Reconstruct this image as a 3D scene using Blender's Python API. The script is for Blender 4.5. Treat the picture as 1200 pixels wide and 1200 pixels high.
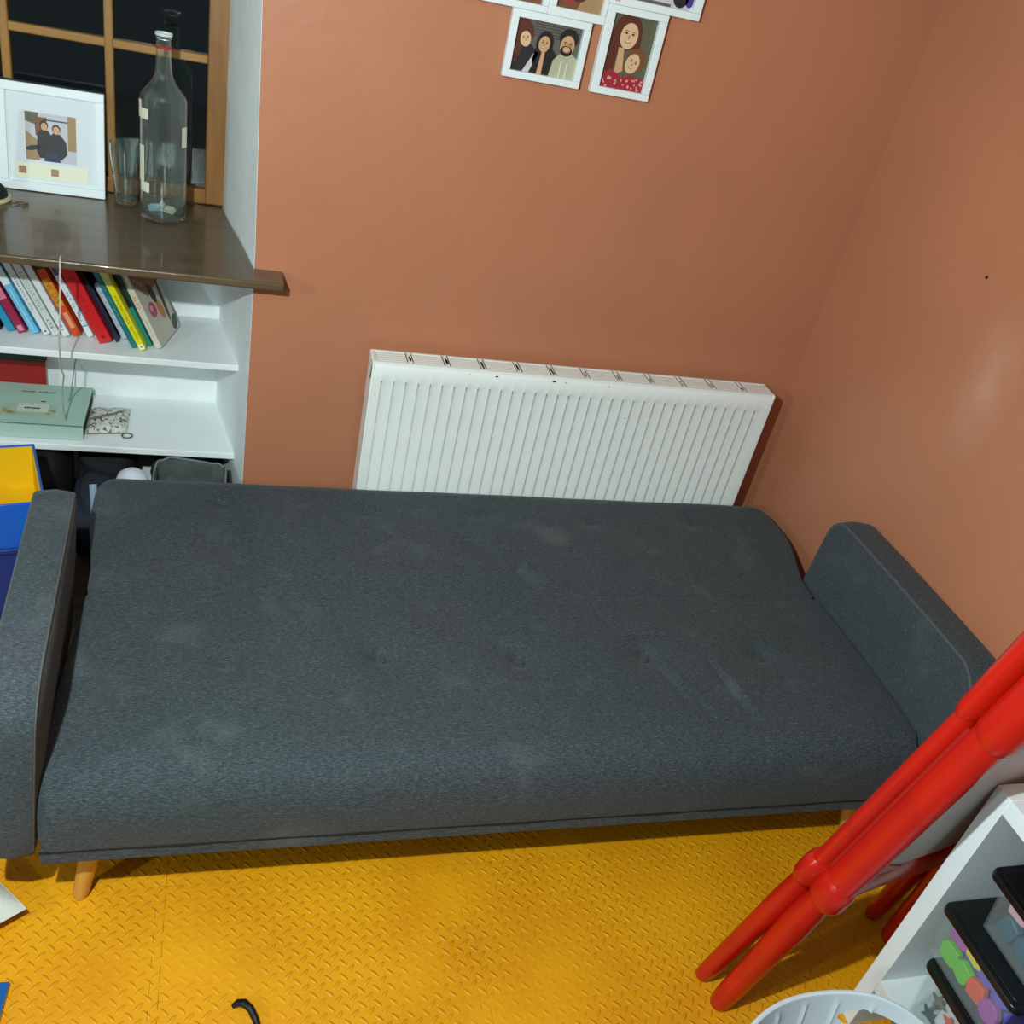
import bpy, bmesh, math, random
from mathutils import Vector, Matrix
random.seed(7)
for o in list(bpy.data.objects): bpy.data.objects.remove(o)
S = bpy.context.scene
COL = S.collection
R = math.radians

# ------------------------------------------------------------------ camera, world, lights, exposure
cam = bpy.data.cameras.new('camera'); camo = bpy.data.objects.new('camera', cam); COL.objects.link(camo)
rt = Vector((0.95310227, -0.2277663, 0.19929519)); dn = Vector((0.03714409, -0.56549351, -0.8239159)); fw = Vector((0.30036041, 0.79267875, -0.53051298))
camo.matrix_world = Matrix(((rt.x, -dn.x, -fw.x, -0.38021593), (rt.y, -dn.y, -fw.y, -2.36172027), (rt.z, -dn.z, -fw.z, 1.79929595), (0, 0, 0, 1)))
cam.sensor_fit = 'HORIZONTAL'; cam.sensor_width = 36; cam.lens = 1105.51 / 1200 * 36; cam.clip_start = .02
S.camera = camo
w = bpy.data.worlds.new('night'); S.world = w; w.use_nodes = True
w.node_tree.nodes['Background'].inputs[0].default_value = (.012, .018, .02, 1); w.node_tree.nodes['Background'].inputs[1].default_value = .6

def light(name, loc, power, radius, color):
    l = bpy.data.lights.new(name, 'POINT'); l.energy = power; l.shadow_soft_size = radius; l.color = color
    o = bpy.data.objects.new(name, l); COL.objects.link(o); o.location = loc; return o
light('main_lamp_light', (-.70, -2.0, 1.90), 122, .020, (.86, 1.0, .99))
light('second_lamp_light', (-2.9, -2.75, 1.88), 62, .06, (.84, 1.0, 1.0))
S.view_settings.view_transform = 'Standard'; S.view_settings.look = 'None'; S.view_settings.gamma = 1
S.view_settings.use_curve_mapping = False; S.view_settings.exposure = 0.36

# ------------------------------------------------------------------ materials
def lin(c):
    return tuple((v / 255 / 12.92 if v / 255 <= .04045 else ((v / 255 + .055) / 1.055) ** 2.4) for v in c) + (1,)
MATS = {}
def mat(name, rgb, rough=.6, var=0, vscale=8, bump=0, bscale=60, metal=0, stretch=(1, 1, 1), spec=.5, dark=None, coat=0):
    if name in MATS: return MATS[name]
    m = bpy.data.materials.new(name); m.use_nodes = True; MATS[name] = m
    nt = m.node_tree; N = nt.nodes; b = N['Principled BSDF']
    b.inputs['Roughness'].default_value = rough; b.inputs['Metallic'].default_value = metal
    b.inputs['Specular IOR Level'].default_value = spec; b.inputs['Coat Weight'].default_value = coat
    c = lin(rgb)
    tc = N.new('ShaderNodeTexCoord'); mp = N.new('ShaderNodeMapping'); mp.inputs['Scale'].default_value = stretch
    nt.links.new(tc.outputs['Object'], mp.inputs[0])
    nz = N.new('ShaderNodeTexNoise'); nz.inputs['Scale'].default_value = vscale; nz.inputs['Detail'].default_value = 5
    nt.links.new(mp.outputs[0], nz.inputs[0])
    rp = N.new('ShaderNodeValToRGB'); rp.color_ramp.elements[0].position = .3; rp.color_ramp.elements[1].position = .72
    v = max(var, .015)
    d = lin(dark) if dark else tuple(x * (1 - v) for x in c[:3]) + (1,)
    rp.color_ramp.elements[0].color = d; rp.color_ramp.elements[1].color = tuple(min(1, x * (1 + v)) for x in c[:3]) + (1,)
    nt.links.new(nz.outputs[0], rp.inputs[0]); nt.links.new(rp.outputs[0], b.inputs['Base Color'])
    if bump:
        n2 = N.new('ShaderNodeTexNoise'); n2.inputs['Scale'].default_value = bscale; n2.inputs['Detail'].default_value = 4
        nt.links.new(mp.outputs[0], n2.inputs[0])
        bp = N.new('ShaderNodeBump'); bp.inputs['Strength'].default_value = 1; bp.inputs['Distance'].default_value = bump
        nt.links.new(n2.outputs[0], bp.inputs['Height']); nt.links.new(bp.outputs[0], b.inputs['Normal'])
    return m
def nd(nt, typ, op=None, a=None, b=None, c=None):
    n = nt.nodes.new(typ)
    if op: n.operation = op
    for i, v in enumerate((a, b, c)):
        if v is None: continue
        if isinstance(v, (int, float)): n.inputs[i].default_value = v
        else: nt.links.new(v, n.inputs[i])
    return n.outputs[0]

WALL = mat('terracotta_paint', (186, 121, 89), .42, .05, 2.5, .0012, 22, spec=.45)
WHITE = mat('white_paint', (238, 242, 242), .45, .03, 5, .0006, 40)
REVEAL = mat('chalky_white_paint', (240, 245, 245), .6, .05, 7, .002, 25)
RADW = mat('radiator_enamel', (240, 244, 240), .32, .015, 6)
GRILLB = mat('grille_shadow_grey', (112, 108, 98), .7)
GRILLD = mat('grille_slot_black', (30, 24, 20), .8)
RUST = mat('rust_mark', (70, 38, 24), .8, .3, 80)
BROWN = mat('varnished_brown_wood', (94, 76, 55), .28, .22, 3, .0004, 60, stretch=(1, 9, 9), coat=.3)
WINWOOD = mat('window_brown_wood', (140, 92, 40), .45, .15, 8, .0003, 60, stretch=(8, 8, 1))
LEGW = mat('oak_leg_wood', (204, 148, 66), .4, .12, 10, stretch=(6, 6, 1))
RED = mat('red_plastic', (186, 26, 12), .27, .10, 9, .0005, 160)
REDD = mat('red_plastic_seam', (150, 14, 8), .5)
BLACK = mat('black_plastic', (14, 15, 17), .3)
BLACKM = mat('matt_black', (20, 20, 22), .8)
BOARD = mat('whiteboard_grey', (196, 196, 194), .35, .08, 6)
UNITW = mat('white_laminate', (228, 234, 236), .4, .01)
TUBW = mat('grey_white_plastic', (196, 206, 212), .45, .02)
BLUE = mat('blue_plastic', (20, 92, 190), .35, .05)
BLUED = mat('navy_plastic', (22, 50, 120), .4, .05)
YEL = mat('yellow_plastic', (232, 184, 6), .5, .05)
CREAM = mat('cream_paper', (222, 216, 196), .8, .04)
WALLR = mat('terracotta_paint_scuffed', (186, 121, 89), .42, .05, 2.5, .0012, 22, spec=.45)
def add_scuff(m):
    nt = m.node_tree; N = nt.nodes; L = nt.links; b = N['Principled BSDF']; src = b.inputs['Base Color'].links[0].from_socket
    tc = N.new('ShaderNodeTexCoord'); mp = N.new('ShaderNodeMapping'); mp.vector_type = 'POINT'; mp.inputs['Location'].default_value = (0, .705 / .10, -1.10 / .22); mp.inputs['Scale'].default_value = (0, 1 / .10, 1 / .22)
    L.new(tc.outputs['Object'], mp.inputs[0]); g = N.new('ShaderNodeTexGradient'); g.gradient_type = 'SPHERICAL'; L.new(mp.outputs[0], g.inputs[0])
    n = N.new('ShaderNodeTexNoise'); n.inputs['Scale'].default_value = 14; L.new(tc.outputs['Object'], n.inputs[0])
    mm = N.new('ShaderNodeMath'); mm.operation = 'MULTIPLY'; L.new(g.outputs['Fac'] if 'Fac' in g.outputs else g.outputs[1], mm.inputs[0]); L.new(n.outputs[0], mm.inputs[1]); m2 = N.new('ShaderNodeMath'); m2.operation = 'MULTIPLY'; m2.inputs[1].default_value = .6; L.new(mm.outputs[0], m2.inputs[0])
    x = N.new('ShaderNodeMix'); x.data_type = 'RGBA'; L.new(m2.outputs[0], x.inputs['Factor']); L.new(src, x.inputs[6]); x.inputs[7].default_value = lin((214, 176, 156)); L.new(x.outputs[2], b.inputs['Base Color'])
add_scuff(WALLR)
PAPER = mat('page_paper', (206, 196, 176), .9, .08, 200, stretch=(1, 1, 1))
PIPING = mat('grey_piping', (84, 86, 86), .9, .2, 200)
PIPED = mat('black_piping', (16, 17, 18), .9)
FLOORB = mat('brown_laminate', (92, 72, 54), .5, .2, 4, stretch=(1, 8, 1))
CEIL = mat('ceiling_bounce_cut_grey', (120, 122, 124), .8); FARW = mat('far_wall_bounce_cut_grey', (96, 100, 100), .8)  # unseen ceiling and far walls greyed down to cut bounced light

def fabric(name, rgb, hi, lo):
    m = bpy.data.materials.new(name); m.use_nodes = True; nt = m.node_tree; N = nt.nodes; L = nt.links
    b = N['Principled BSDF']; b.inputs['Roughness'].default_value = .92; b.inputs['Specular IOR Level'].default_value = .25
    b.inputs['Sheen Weight'].default_value = .08; b.inputs['Sheen Roughness'].default_value = .5
    tc = N.new('ShaderNodeTexCoord')
    def noise(scale, st, det=4):
        mp = N.new('ShaderNodeMapping'); mp.inputs['Scale'].default_value = st; L.new(tc.outputs['Object'], mp.inputs[0])
        n = N.new('ShaderNodeTexNoise'); n.inputs['Scale'].default_value = scale; n.inputs['Detail'].default_value = det
        L.new(mp.outputs[0], n.inputs[0]); return n.outputs[0]
    def mixc(f, c1, c2):
        x = N.new('ShaderNodeMix'); x.data_type = 'RGBA'; L.new(f, x.inputs['Factor'])
        for i, c in ((6, c1), (7, c2)):
            if isinstance(c, tuple): x.inputs[i].default_value = c
            else: L.new(c, x.inputs[i])
        return x.outputs[2]
    def ramp(f, a, bb):
        r = N.new('ShaderNodeMapRange'); r.inputs[1].default_value = a; r.inputs[2].default_value = bb; L.new(f, r.inputs[0]); return r.outputs[0]
    weft = noise(120, (1, 6, 5)); warp = noise(130, (5, 1, 1.4)); big = noise(3.2, (1, 1, 1), 3); st = noise(7, (1, 1, 1), 6)
    c = mixc(ramp(weft, .36, .60), lin(lo), lin(rgb))
    c = mixc(ramp(nd(nt, 'ShaderNodeMath', 'MULTIPLY', weft, warp), .30, .46), c, lin(hi))
    x = N.new('ShaderNodeMix'); x.data_type = 'RGBA'; x.blend_type = 'MULTIPLY'; x.inputs['Factor'].default_value = 1
    g = N.new('ShaderNodeValToRGB'); g.color_ramp.elements[0].position = .3; g.color_ramp.elements[1].position = .7
    g.color_ramp.elements[0].color = (.84, .95, .93, 1); g.color_ramp.elements[1].color = (1.0, 1.0, 1.06, 1)
    L.new(big, g.inputs[0]); L.new(c, x.inputs[6]); L.new(g.outputs[0], x.inputs[7])
    c = mixc(nd(nt, 'ShaderNodeMath', 'MULTIPLY', ramp(st, .58, .78), .22), x.outputs[2], lin((120, 132, 126)))
    L.new(c, b.inputs['Base Color'])
    h = nd(nt, 'ShaderNodeMath', 'ADD', weft, warp)
    bp = N.new('ShaderNodeBump'); bp.inputs['Distance'].default_value = .0007; bp.inputs['Strength'].default_value = .8
    L.new(h, bp.inputs['Height']); L.new(bp.outputs[0], b.inputs['Normal'])
    return m
FAB = fabric('charcoal_weave', (70, 77, 81), (102, 110, 113), (47, 52, 55))
FABARM = FAB

def matmat():
    m = bpy.data.materials.new('yellow_tread_foam'); m.use_nodes = True; nt = m.node_tree; N = nt.nodes; L = nt.links
    b = N['Principled BSDF']; b.inputs['Roughness'].default_value = .45; b.inputs['Specular IOR Level'].default_value = .4
    tc = N.new('ShaderNodeTexCoord')
    sx = N.new('ShaderNodeSeparateXYZ'); L.new(tc.outputs['Object'], sx.inputs[0])
    M = lambda op, a, b_=None, c=None: nd(nt, 'ShaderNodeMath', op, a, b_, c)
    P = .0300
    def lens(off, sgn):
        u = M('SUBTRACT', M('FRACT', M('ADD', M('DIVIDE', sx.outputs[0], P), off + 100)), .5)
        v = M('SUBTRACT', M('FRACT', M('ADD', M('DIVIDE', sx.outputs[1], P), off + 100)), .5)
        a = M('MULTIPLY', M('ADD', u, M('MULTIPLY', v, sgn)), .7071)
        c = M('MULTIPLY', M('SUBTRACT', v, M('MULTIPLY', u, sgn)), .7071)
        # lens profile: 1-(a/.34)^2-(c/.10)^2
        q = M('ADD', M('POWER', M('ABSOLUTE', M('DIVIDE', a, .36)), 2), M('POWER', M('ABSOLUTE', M('DIVIDE', c, .12)), 2))
        return M('MAXIMUM', M('SUBTRACT', 1, q), 0)
    h = M('ADD', M('POWER', lens(0, -1), .6), M('POWER', lens(.5, 1), .6))
    wz = N.new('ShaderNodeTexNoise'); wz.inputs['Scale'].default_value = 4.5; L.new(tc.outputs['Object'], wz.inputs[0])
    wr = N.new('ShaderNodeMapRange'); wr.inputs[1].default_value = .36; wr.inputs[2].default_value = .56; wr.inputs[3].default_value = .25; L.new(wz.outputs[0], wr.inputs[0])
    fz = N.new('ShaderNodeTexNoise'); fz.inputs['Scale'].default_value = 260; L.new(tc.outputs['Object'], fz.inputs[0])
    h2 = M('ADD', M('MULTIPLY', h, wr.outputs[0]), M('MULTIPLY', fz.outputs[0], .12))
    bp = N.new('ShaderNodeBump'); bp.inputs['Distance'].default_value = .0021; bp.inputs['Strength'].default_value = 1
    L.new(h2, bp.inputs['Height']); L.new(bp.outputs[0], b.inputs['Normal'])
    cz = N.new('ShaderNodeTexNoise'); cz.inputs['Scale'].default_value = 5; cz.inputs['Detail'].default_value = 6; L.new(tc.outputs['Object'], cz.inputs[0])
    rp = N.new('ShaderNodeValToRGB'); rp.color_ramp.elements[0].position = .35; rp.color_ramp.elements[1].position = .65
    rp.color_ramp.elements[0].color = lin((212, 140, 6)); rp.color_ramp.elements[1].color = lin((224, 154, 10))
    L.new(cz.outputs[0], rp.inputs[0]); L.new(rp.outputs[0], b.inputs['Base Color'])
    return m
FOAM = matmat()
def glassmat(name, tint=(.9, .96, .94, 1), rough=.02, tr=1):
    m = bpy.data.materials.new(name); m.use_nodes = True; b = m.node_tree.nodes['Principled BSDF']
    b.inputs['Base Color'].default_value = tint; b.inputs['Transmission Weight'].default_value = tr
    b.inputs['Roughness'].default_value = rough; b.inputs['IOR'].default_value = 1.48
    return m
GLASS = glassmat('clear_glass', (.88, .95, .92, 1), .02, .975)
PANE = glassmat('window_pane_glass', (.55, .62, .6, 1), .01)
def clearplastic():
    m = bpy.data.materials.new('clear_box_plastic'); m.use_nodes = True; nt = m.node_tree; N = nt.nodes
    b = N['Principled BSDF']; b.inputs['Base Color'].default_value = (.8, .86, .88, 1); b.inputs['Roughness'].default_value = .3
    t = N.new('ShaderNodeBsdfTransparent'); t.inputs[0].default_value = (.93, .95, .95, 1); x = N.new('ShaderNodeMixShader'); x.inputs[0].default_value = .07
    nt.links.new(t.outputs[0], x.inputs[1]); nt.links.new(b.outputs[0], x.inputs[2]); nt.links.new(x.outputs[0], N['Material Output'].inputs[0])
    return m
CLEAR = clearplastic()

# ------------------------------------------------------------------ mesh helpers
class MB:
    """collects shapes with materials, builds ONE mesh object"""
    def __init__(s): s.v = []; s.f = []; s.m = []; s.mats = []
    def mi(s, m):
        if m not in s.mats: s.mats.append(m)
        return s.mats.index(m)
    def add(s, vs, fs, m=None):
        k = len(s.v); s.v += [Vector(v) for v in vs]; i = s.mi(m) if m else 0
        for f in fs: s.f.append([a + k for a in f]); s.m.append(i)
    def box(s, a, b, m=None, T=None):
        x0, y0, z0 = a; x1, y1, z1 = b
        vs = [(x0, y0, z0), (x1, y0, z0), (x1, y1, z0), (x0, y1, z0), (x0, y0, z1), (x1, y0, z1), (x1, y1, z1), (x0, y1, z1)]
        if T: vs = [T @ Vector(v) for v in vs]
        s.add(vs, [(3, 2, 1, 0), (4, 5, 6, 7), (0, 1, 5, 4), (1, 2, 6, 5), (2, 3, 7, 6), (3, 0, 4, 7)], m)
    def prism(s, pts, z0, z1, m=None, T=None, axis='z'):
        n = len(pts)
        def P(p, h): return {'z': (p[0], p[1], h), 'x': (h, p[0], p[1]), 'y': (p[0], h, p[1])}[axis]
        vs = [P(p, z0) for p in pts] + [P(p, z1) for p in pts]
        if T: vs = [T @ Vector(v) for v in vs]
        s.add(vs, [tuple(range(n))[::-1], tuple(range(n, 2 * n))] + [(i, (i + 1) % n, (i + 1) % n + n, i + n) for i in range(n)], m)
    def tube(s, pts, r, m=None, n=12, caps=True, sx=1, sy=1, up=None):
        pts = [Vector(p) for p in pts]; rs = r if isinstance(r, (list, tuple)) else [r] * len(pts)
        rings = []; prev = None
        for i, p in enumerate(pts):
            t = (pts[min(i + 1, len(pts) - 1)] - pts[max(i - 1, 0)]).normalized()
            a = Vector(up) if up else (prev if prev else (Vector((0, 0, 1)) if abs(t.z) < .9 else Vector((1, 0, 0))))
            a = (a - t * a.dot(t)).normalized(); b = t.cross(a); prev = a
            rings.append([p + (a * math.cos(2 * math.pi * k / n) * sx + b * math.sin(2 * math.pi * k / n) * sy) * rs[i] for k in range(n)])
        vs = [v for q in rings for v in q]; fs = []
        for i in range(len(rings) - 1):
            for k in range(n): fs.append((i * n + k, i * n + (k + 1) % n, (i + 1) * n + (k + 1) % n, (i + 1) * n + k))
        if caps: fs += [tuple(range(n))[::-1], tuple(range((len(rings) - 1) * n, len(rings) * n))]
        s.add(vs, fs, m)
    def lathe(s, prof, c, m=None, n=40, close=False):
        vs = []; fs = []
        for r, z in prof:
            for k in range(n):
                a = 2 * math.pi * k / n; vs.append((c[0] + r * math.cos(a), c[1] + r * math.sin(a), c[2] + z))
        q = len(prof)
        for i in range(q - 1 + (1 if close else 0)):
            j = (i + 1) % q
            for k in range(n): fs.append((i * n + k, i * n + (k + 1) % n, j * n + (k + 1) % n, j * n + k))
        if not close:
            fs += [tuple(range(n))[::-1], tuple(range((q - 1) * n, q * n))]
        s.add(vs, fs, m)
    def grid(s, rows, m=None, flip=False):
        n = len(rows[0]); vs = [v for r in rows for v in r]; fs = []
        for i in range(len(rows) - 1):
            for k in range(n - 1):
                f = (i * n + k, i * n + k + 1, (i + 1) * n + k + 1, (i + 1) * n + k); fs.append(f[::-1] if flip else f)
        s.add(vs, fs, m)
    def build(s, name, m=None, parent=None, bevel=0, seg=2, smooth=True, sub=0, loc=None):
        me = bpy.data.meshes.new(name); me.from_pydata(s.v, [], s.f)
        for x in (s.mats or [m]):
            me.materials.append(x if x else m)
        if s.mats:
            for p, i in zip(me.polygons, s.m): p.material_index = i
        bm = bmesh.new(); bm.from_mesh(me); bmesh.ops.recalc_face_normals(bm, faces=bm.faces)
        bm.to_mesh(me); bm.free()
        if smooth:
            me.polygons.foreach_set('use_smooth', [True] * len(me.polygons))
            me.set_sharp_from_angle(angle=R(38))
        o = bpy.data.objects.new(name, me); COL.objects.link(o)
        if loc: # origin at loc
            me.transform(Matrix.Translation(-Vector(loc))); o.location = loc
        if parent:
            o.parent = parent; o.matrix_parent_inverse = parent.matrix_world.inverted()
        if bevel:
            b = o.modifiers.new('bevel', 'BEVEL'); b.width = bevel; b.segments = seg; b.limit_method = 'ANGLE'; b.angle_limit = R(35); b.harden_normals = False
        if sub:
            b = o.modifiers.new('sub', 'SUBSURF'); b.levels = sub; b.render_levels = sub
        return o
def B(a, b, m=None, T=None):
    x = MB(); x.box(a, b, m, T); return x
def tag(o, label, cat, group=None, kind=None):
    o['label'] = label; o['category'] = cat
    if group: o['group'] = group
    if kind: o['kind'] = kind
    return o
def struct(o): o['kind'] = 'structure'; return o
def empty(name, loc, rz=0):
    o = bpy.data.objects.new(name, None); COL.objects.link(o); o.location = loc; o.rotation_euler.z = rz
    o.empty_display_size = .05; bpy.context.view_layer.update(); return o
def ell(mb, cx, cy, rx, ry, z, m, F, rot=0, n=20, a0=0, a1=360):
    """flat ellipse in picture coordinates, F maps (u, v, h) to 3D"""
    pts = []
    full = (a1 - a0) >= 360
    for k in range(n + (0 if full else 1)):
        t = R(a0 + (a1 - a0) * k / n); x = rx * math.cos(t); y = ry * math.sin(t)
        c, s_ = math.cos(R(rot)), math.sin(R(rot)); pts.append(F(cx + x * c - y * s_, cy + x * s_ + y * c, z))
    mb.add(pts, [tuple(range(len(pts)))], m)
def pol(mb, pts, z, m, F): mb.add([F(x, y, z) for x, y in pts], [tuple(range(len(pts)))], m)

# ------------------------------------------------------------------ room shell
XN, XR = -.3075, 1.322
def wallpiece():
    b = MB()
    # right of the alcove: edge leans slightly above the sill
    b.prism([(XN, -.012), (XN, .93), (-.322, 1.5), (-.326, 2.1), (XR + .1, 2.1), (XR + .1, -.012)], 0, .30, axis='y')
    b.prism([(-4.3, -.012), (-4.3, 2.1), (-1.62, 2.1), (-1.62, -.012)], 0, .30, axis='y')
    b.prism([(-4.3, 2.1), (-4.3, 2.42), (XR + .1, 2.42), (XR + .1, 2.1)], 0, .30, axis='y')
    return b.build('wall_back', WALL, smooth=False)
wb = wallpiece()
struct(wb)
struct(B((XR, -5.0, -.012), (XR + .1, .3, 2.42)).build('wall_right', WALLR, smooth=False))
struct(B((-4.3, -5.0, -.012), (-4.2, .3, 2.42)).build('wall_left', FARW, smooth=False))
struct(B((-4.3, -5.1, -.012), (XR + .1, -5.0, 2.42)).build('wall_front', FARW, smooth=False))
struct(B((-4.3, -5.1, -.1), (XR + .1, .8, -.0125)).build('floor', FLOORB, smooth=False))
struct(B((-4.3, -5.1, 2.42), (XR + .1, .8, 2.5)).build('ceiling', CEIL, smooth=False))
# splayed white alcove lining
b = MB()
n = 26; rows = []
for i in range(n + 1):
    z = -.012 + i / n * 2.112
    xe = XN if z < .93 else XN - (z - .93) * .0254
    wob = .0022 * math.sin(z * 23) + .0016 * math.sin(z * 51 + 1)
    rows.append([(xe - .0002, .0005, z), (xe - .001, .001, z), (xe - .022 + wob, .12, z), (xe - .055 - wob, .3, z), (XN - .0833, .455, z), (XN - .085, .55, z), (XN + .02, .55, z)])
b.grid(rows)
struct(b.build('wall_alcove_right', REVEAL))
b = MB(); b.prism([(-1.62, 0), (-1.53, .55), (-1.64, .55)], -.012, 2.1); struct(b.build('wall_alcove_left', REVEAL))
struct(B((-1.6, .446, -.012), (-.33, .55, .905)).build('wall_alcove_back', REVEAL))
struct(B((-1.6, .0, 2.1), (-.3, .55, 2.2)).build('wall_alcove_top', REVEAL))

# window
win = empty('window_1', (-.95, .47, .923)); win['kind'] = 'structure'
b = MB()
b.box((-1.52, .455, .923), (-.385, .52, .965)); b.box((-.441, .452, .925), (-.380, .52, 2.1)); b.box((-1.55, .452, .925), (-1.49, .52, 2.1)); b.box((-1.52, .455, 2.04), (-.385, .52, 2.1))
b.build('window_frame', WINWOOD, win, bevel=.004)
b = MB()
for x in (-.683, -.925, -1.17): b.box((x - .011, .462, .96), (x + .011, .492, 2.05))
for z in (1.302, 1.66): b.box((-1.5, .465, z - .011), (-.44, .49, z + .011))
b.build('glazing_bars', mat('glazing_bar_wood', (158, 112, 56), .45, .12, 10), win, bevel=.004)
B((-1.5, .4775, .95), (-.435, .4815, 2.06)).build('window_pane', PANE, win)

# window sill board with horn
b = MB(); b.prism([(-1.56, .455), (-.392, .455), (-.3085, -.001), (-.2385, -.001), (-.2385, -.018), (-.2385, -.092), (-1.7, -.092), (-1.7, -.001), (-1.615, -.001)], .902, .9225)
o = b.build('window_sill', BROWN, bevel=.005, seg=3)
tag(o, 'glossy dark brown wooden window sill board above the white alcove shelves', 'window sill')

# shelves
def shelf(z1, th, lab):
    b = MB(); xr = lambda y: XN - .183 * y + .003
    b.prism([(-1.6, .135), (xr(.135), .135), (xr(.445), .445), (-1.6, .445)], z1 - th, z1)
    return tag(b.build('alcove_shelf', WHITE, bevel=.0025), lab, 'shelf', 'white alcove shelves')
shelf(.585, .020, 'upper white shelf in the alcove, carrying the leaning row of books')
shelf(.297, .020, 'lower white shelf in the alcove, carrying the mint green box')

# ------------------------------------------------------------------ foam floor tiles
xs = [-1.075, -.455, .165, .785, 1.405]; ys = [-.49, -1.11, -1.73]
def teeth(L, n, sgn=1):
    """zigzag dovetail offsets along a side of length L: list of (t, off)"""
    out = [(0, 0)]; p = L / n; d = .0085
    for i in range(n):
        t = i * p
        out += [(t + p * .22, -d * sgn), (t + p * .16, d * sgn), (t + p * .84, d * sgn), (t + p * .78, -d * sgn)]
    out.append((L, 0)); return out
def tile(ix, iy, lab):
    x0, x1 = xs[ix], xs[ix + 1]; y1, y0 = ys[iy], ys[iy + 1]; g = .0005
    L = x1 - x0; H_ = y1 - y0; wall = x1 > XR; g = .0003
    bot = [(x0 + t, y0 + o + g) for t, o in teeth(L, 12)[1:-1]]; top = [(x0 + t, y1 + o - g) for t, o in teeth(L, 12)[1:-1]]
    xe = x1 - g
    if wall:
        xe = XR - .002; bot = [p for p in bot if p[0] < xe - .001]; top = [p for p in top if p[0] < xe - .001]
    pts = [(x0 + g, y0 + g)] + bot + [(xe, y0 + g)]
    if not wall: pts += [(x1 + o - g, y0 + t) for t, o in teeth(H_, 12)[1:-1]]
    pts += [(xe, y1 - g)] + top[::-1] + [(x0 + g, y1 - g)] + [(x0 + o + g, y0 + t) for t, o in teeth(H_, 12)[1:-1]][::-1]
    q = []
    for p in pts:
        if not q or (Vector(p) - Vector(q[-1])).length > 1e-5: q.append(p)
    if (Vector(q[0]) - Vector(q[-1])).length < 1e-5: q.pop()
    b = MB(); b.prism(q, -.012, 0)
    return tag(b.build('foam_floor_tile', FOAM, smooth=False), lab, 'floor tile', 'interlocking yellow foam floor tiles')
tile(0, 0, 'yellow foam tile at the left edge, in the shadow under the left armrest')
tile(1, 0, 'yellow foam tile showing as a dark strip beneath the left half of the sofa')
tile(2, 0, 'yellow foam tile showing as a dark strip beneath the right half of the sofa')
tile(3, 0, 'yellow foam tile in the shadow around the front right sofa leg')
tile(0, 1, 'yellow foam tile at the lower left corner, holding the white cushion')
tile(1, 1, 'large yellow foam tile in front of the sofa, holding the black strap')
tile(2, 1, 'yellow foam tile in the middle foreground between the strap and the red easel feet')
tile(3, 1, 'yellow foam tile under the red easel, crossed by its shadow')

# ------------------------------------------------------------------ radiator
RW, RT, RB = 1.2, .75, .15
rad = empty('radiator', (.6, -.075, RB))
tag(rad, 'white double panel radiator with vertical ribs below the photo frame', 'radiator')
b = MB()
# ribbed front panel as height profile in x
NF = 35; p0 = .022; pit = (RW - 2 * p0) / NF
zt, zb = RT - .052, RB + .045
def ribrow(z, amp):
    row = [(.0, -.1135, z), (.002, -.1195, z), (p0 * .8, -.1195, z)]
    for i in range(NF):
        x = p0 + i * pit
        for u, d in ((.06, 0), (.14, -1), (.46, -1), (.86, 0)):
            row.append((x + u * pit, -.1195 - d * .0 + (.0062 * amp if d == -1 else 0) , z))
    row += [(RW - .002, -.1195, z), (RW, -.1135, z)]
    return row
def edge(z, y): 
    r = ribrow(z, 0); return [(x, y if abs(yy + .1195) < 1e-6 else max(y, yy), zz) for x, yy, zz in r]
b.grid([edge(RB, -.105), edge(RB + .004, -.114), ribrow(RB + .012, 0), ribrow(zb, 0), ribrow(zb + .012, 1), ribrow(zt - .010, 1), ribrow(zt, 0), ribrow(RT - .014, 0), edge(RT - .010, -.1165), edge(RT - .009, -.1135)])
b.build('front_panel', RADW, rad)
b = MB(); b.box((.004, -.052, RB), (RW - .004, -.046, RT - .01)); b.box((.004, -.105, RB + .03), (RW - .004, -.101, RT - .02))
b.build('back_panel', RADW, rad)
b = MB(); b.prism([(-.116, RB + .01), (-.116, RT - .003), (-.040, RT - .003), (-.040, RB + .01)], -.002, .004, axis='x'); b.build('side_panel', RADW, rad, bevel=.0015)
b = MB(); b.prism([(-.116, RB + .01), (-.116, RT - .003), (-.040, RT - .003), (-.040, RB + .01)], RW - .004, RW + .002, axis='x'); b.build('side_panel', RADW, rad, bevel=.0015)
# rust around the valve hole on the left side panel
b = MB()
for (cy, cz, ry, rz) in ((-.105, RT - .035, .006, .020), (-.100, RT - .05, .004, .009)): ell(b, cy, cz, ry, rz, -.0024, RUST, lambda u, v, h: (h, u, v), n=9)
b.build('rust_patch', None, rad)
# top grille
b = MB()
gy0, gy1 = -.113, -.040; zt_ = RT
b.box((0, gy0, zt_ - .012), (RW, gy0 + .008, zt_)); b.box((0, gy1 - .006, zt_ - .012), (RW, gy1, zt_))
b.box((.001, gy0 + .008, zt_ - .0115), (.010, gy1 - .006, zt_ - .0003)); b.box((RW - .010, gy0 + .008, zt_ - .0115), (RW - .001, gy1 - .006, zt_ - .0003))
nb = 5
for k in range(1, nb):
    y = gy0 + .006 + (gy1 - gy0 - .010) * k / nb; b.box((.011, y - .0052, zt_ - .0078), (RW - .011, y + .0052, zt_ - .001))
for k in range(1, 12):
    x = RW * k / 12; b.box((x - .0022 - .005, gy0 + .009, zt_ - .010), (x + .0022 - .005, gy1 - .007, zt_ + .0002)); b.box((x - .0022 + .005, gy0 + .009, zt_ - .010), (x + .0022 + .005, gy1 - .007, zt_ + .0002))
gr = b.build('top_grille', RADW, rad)
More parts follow.
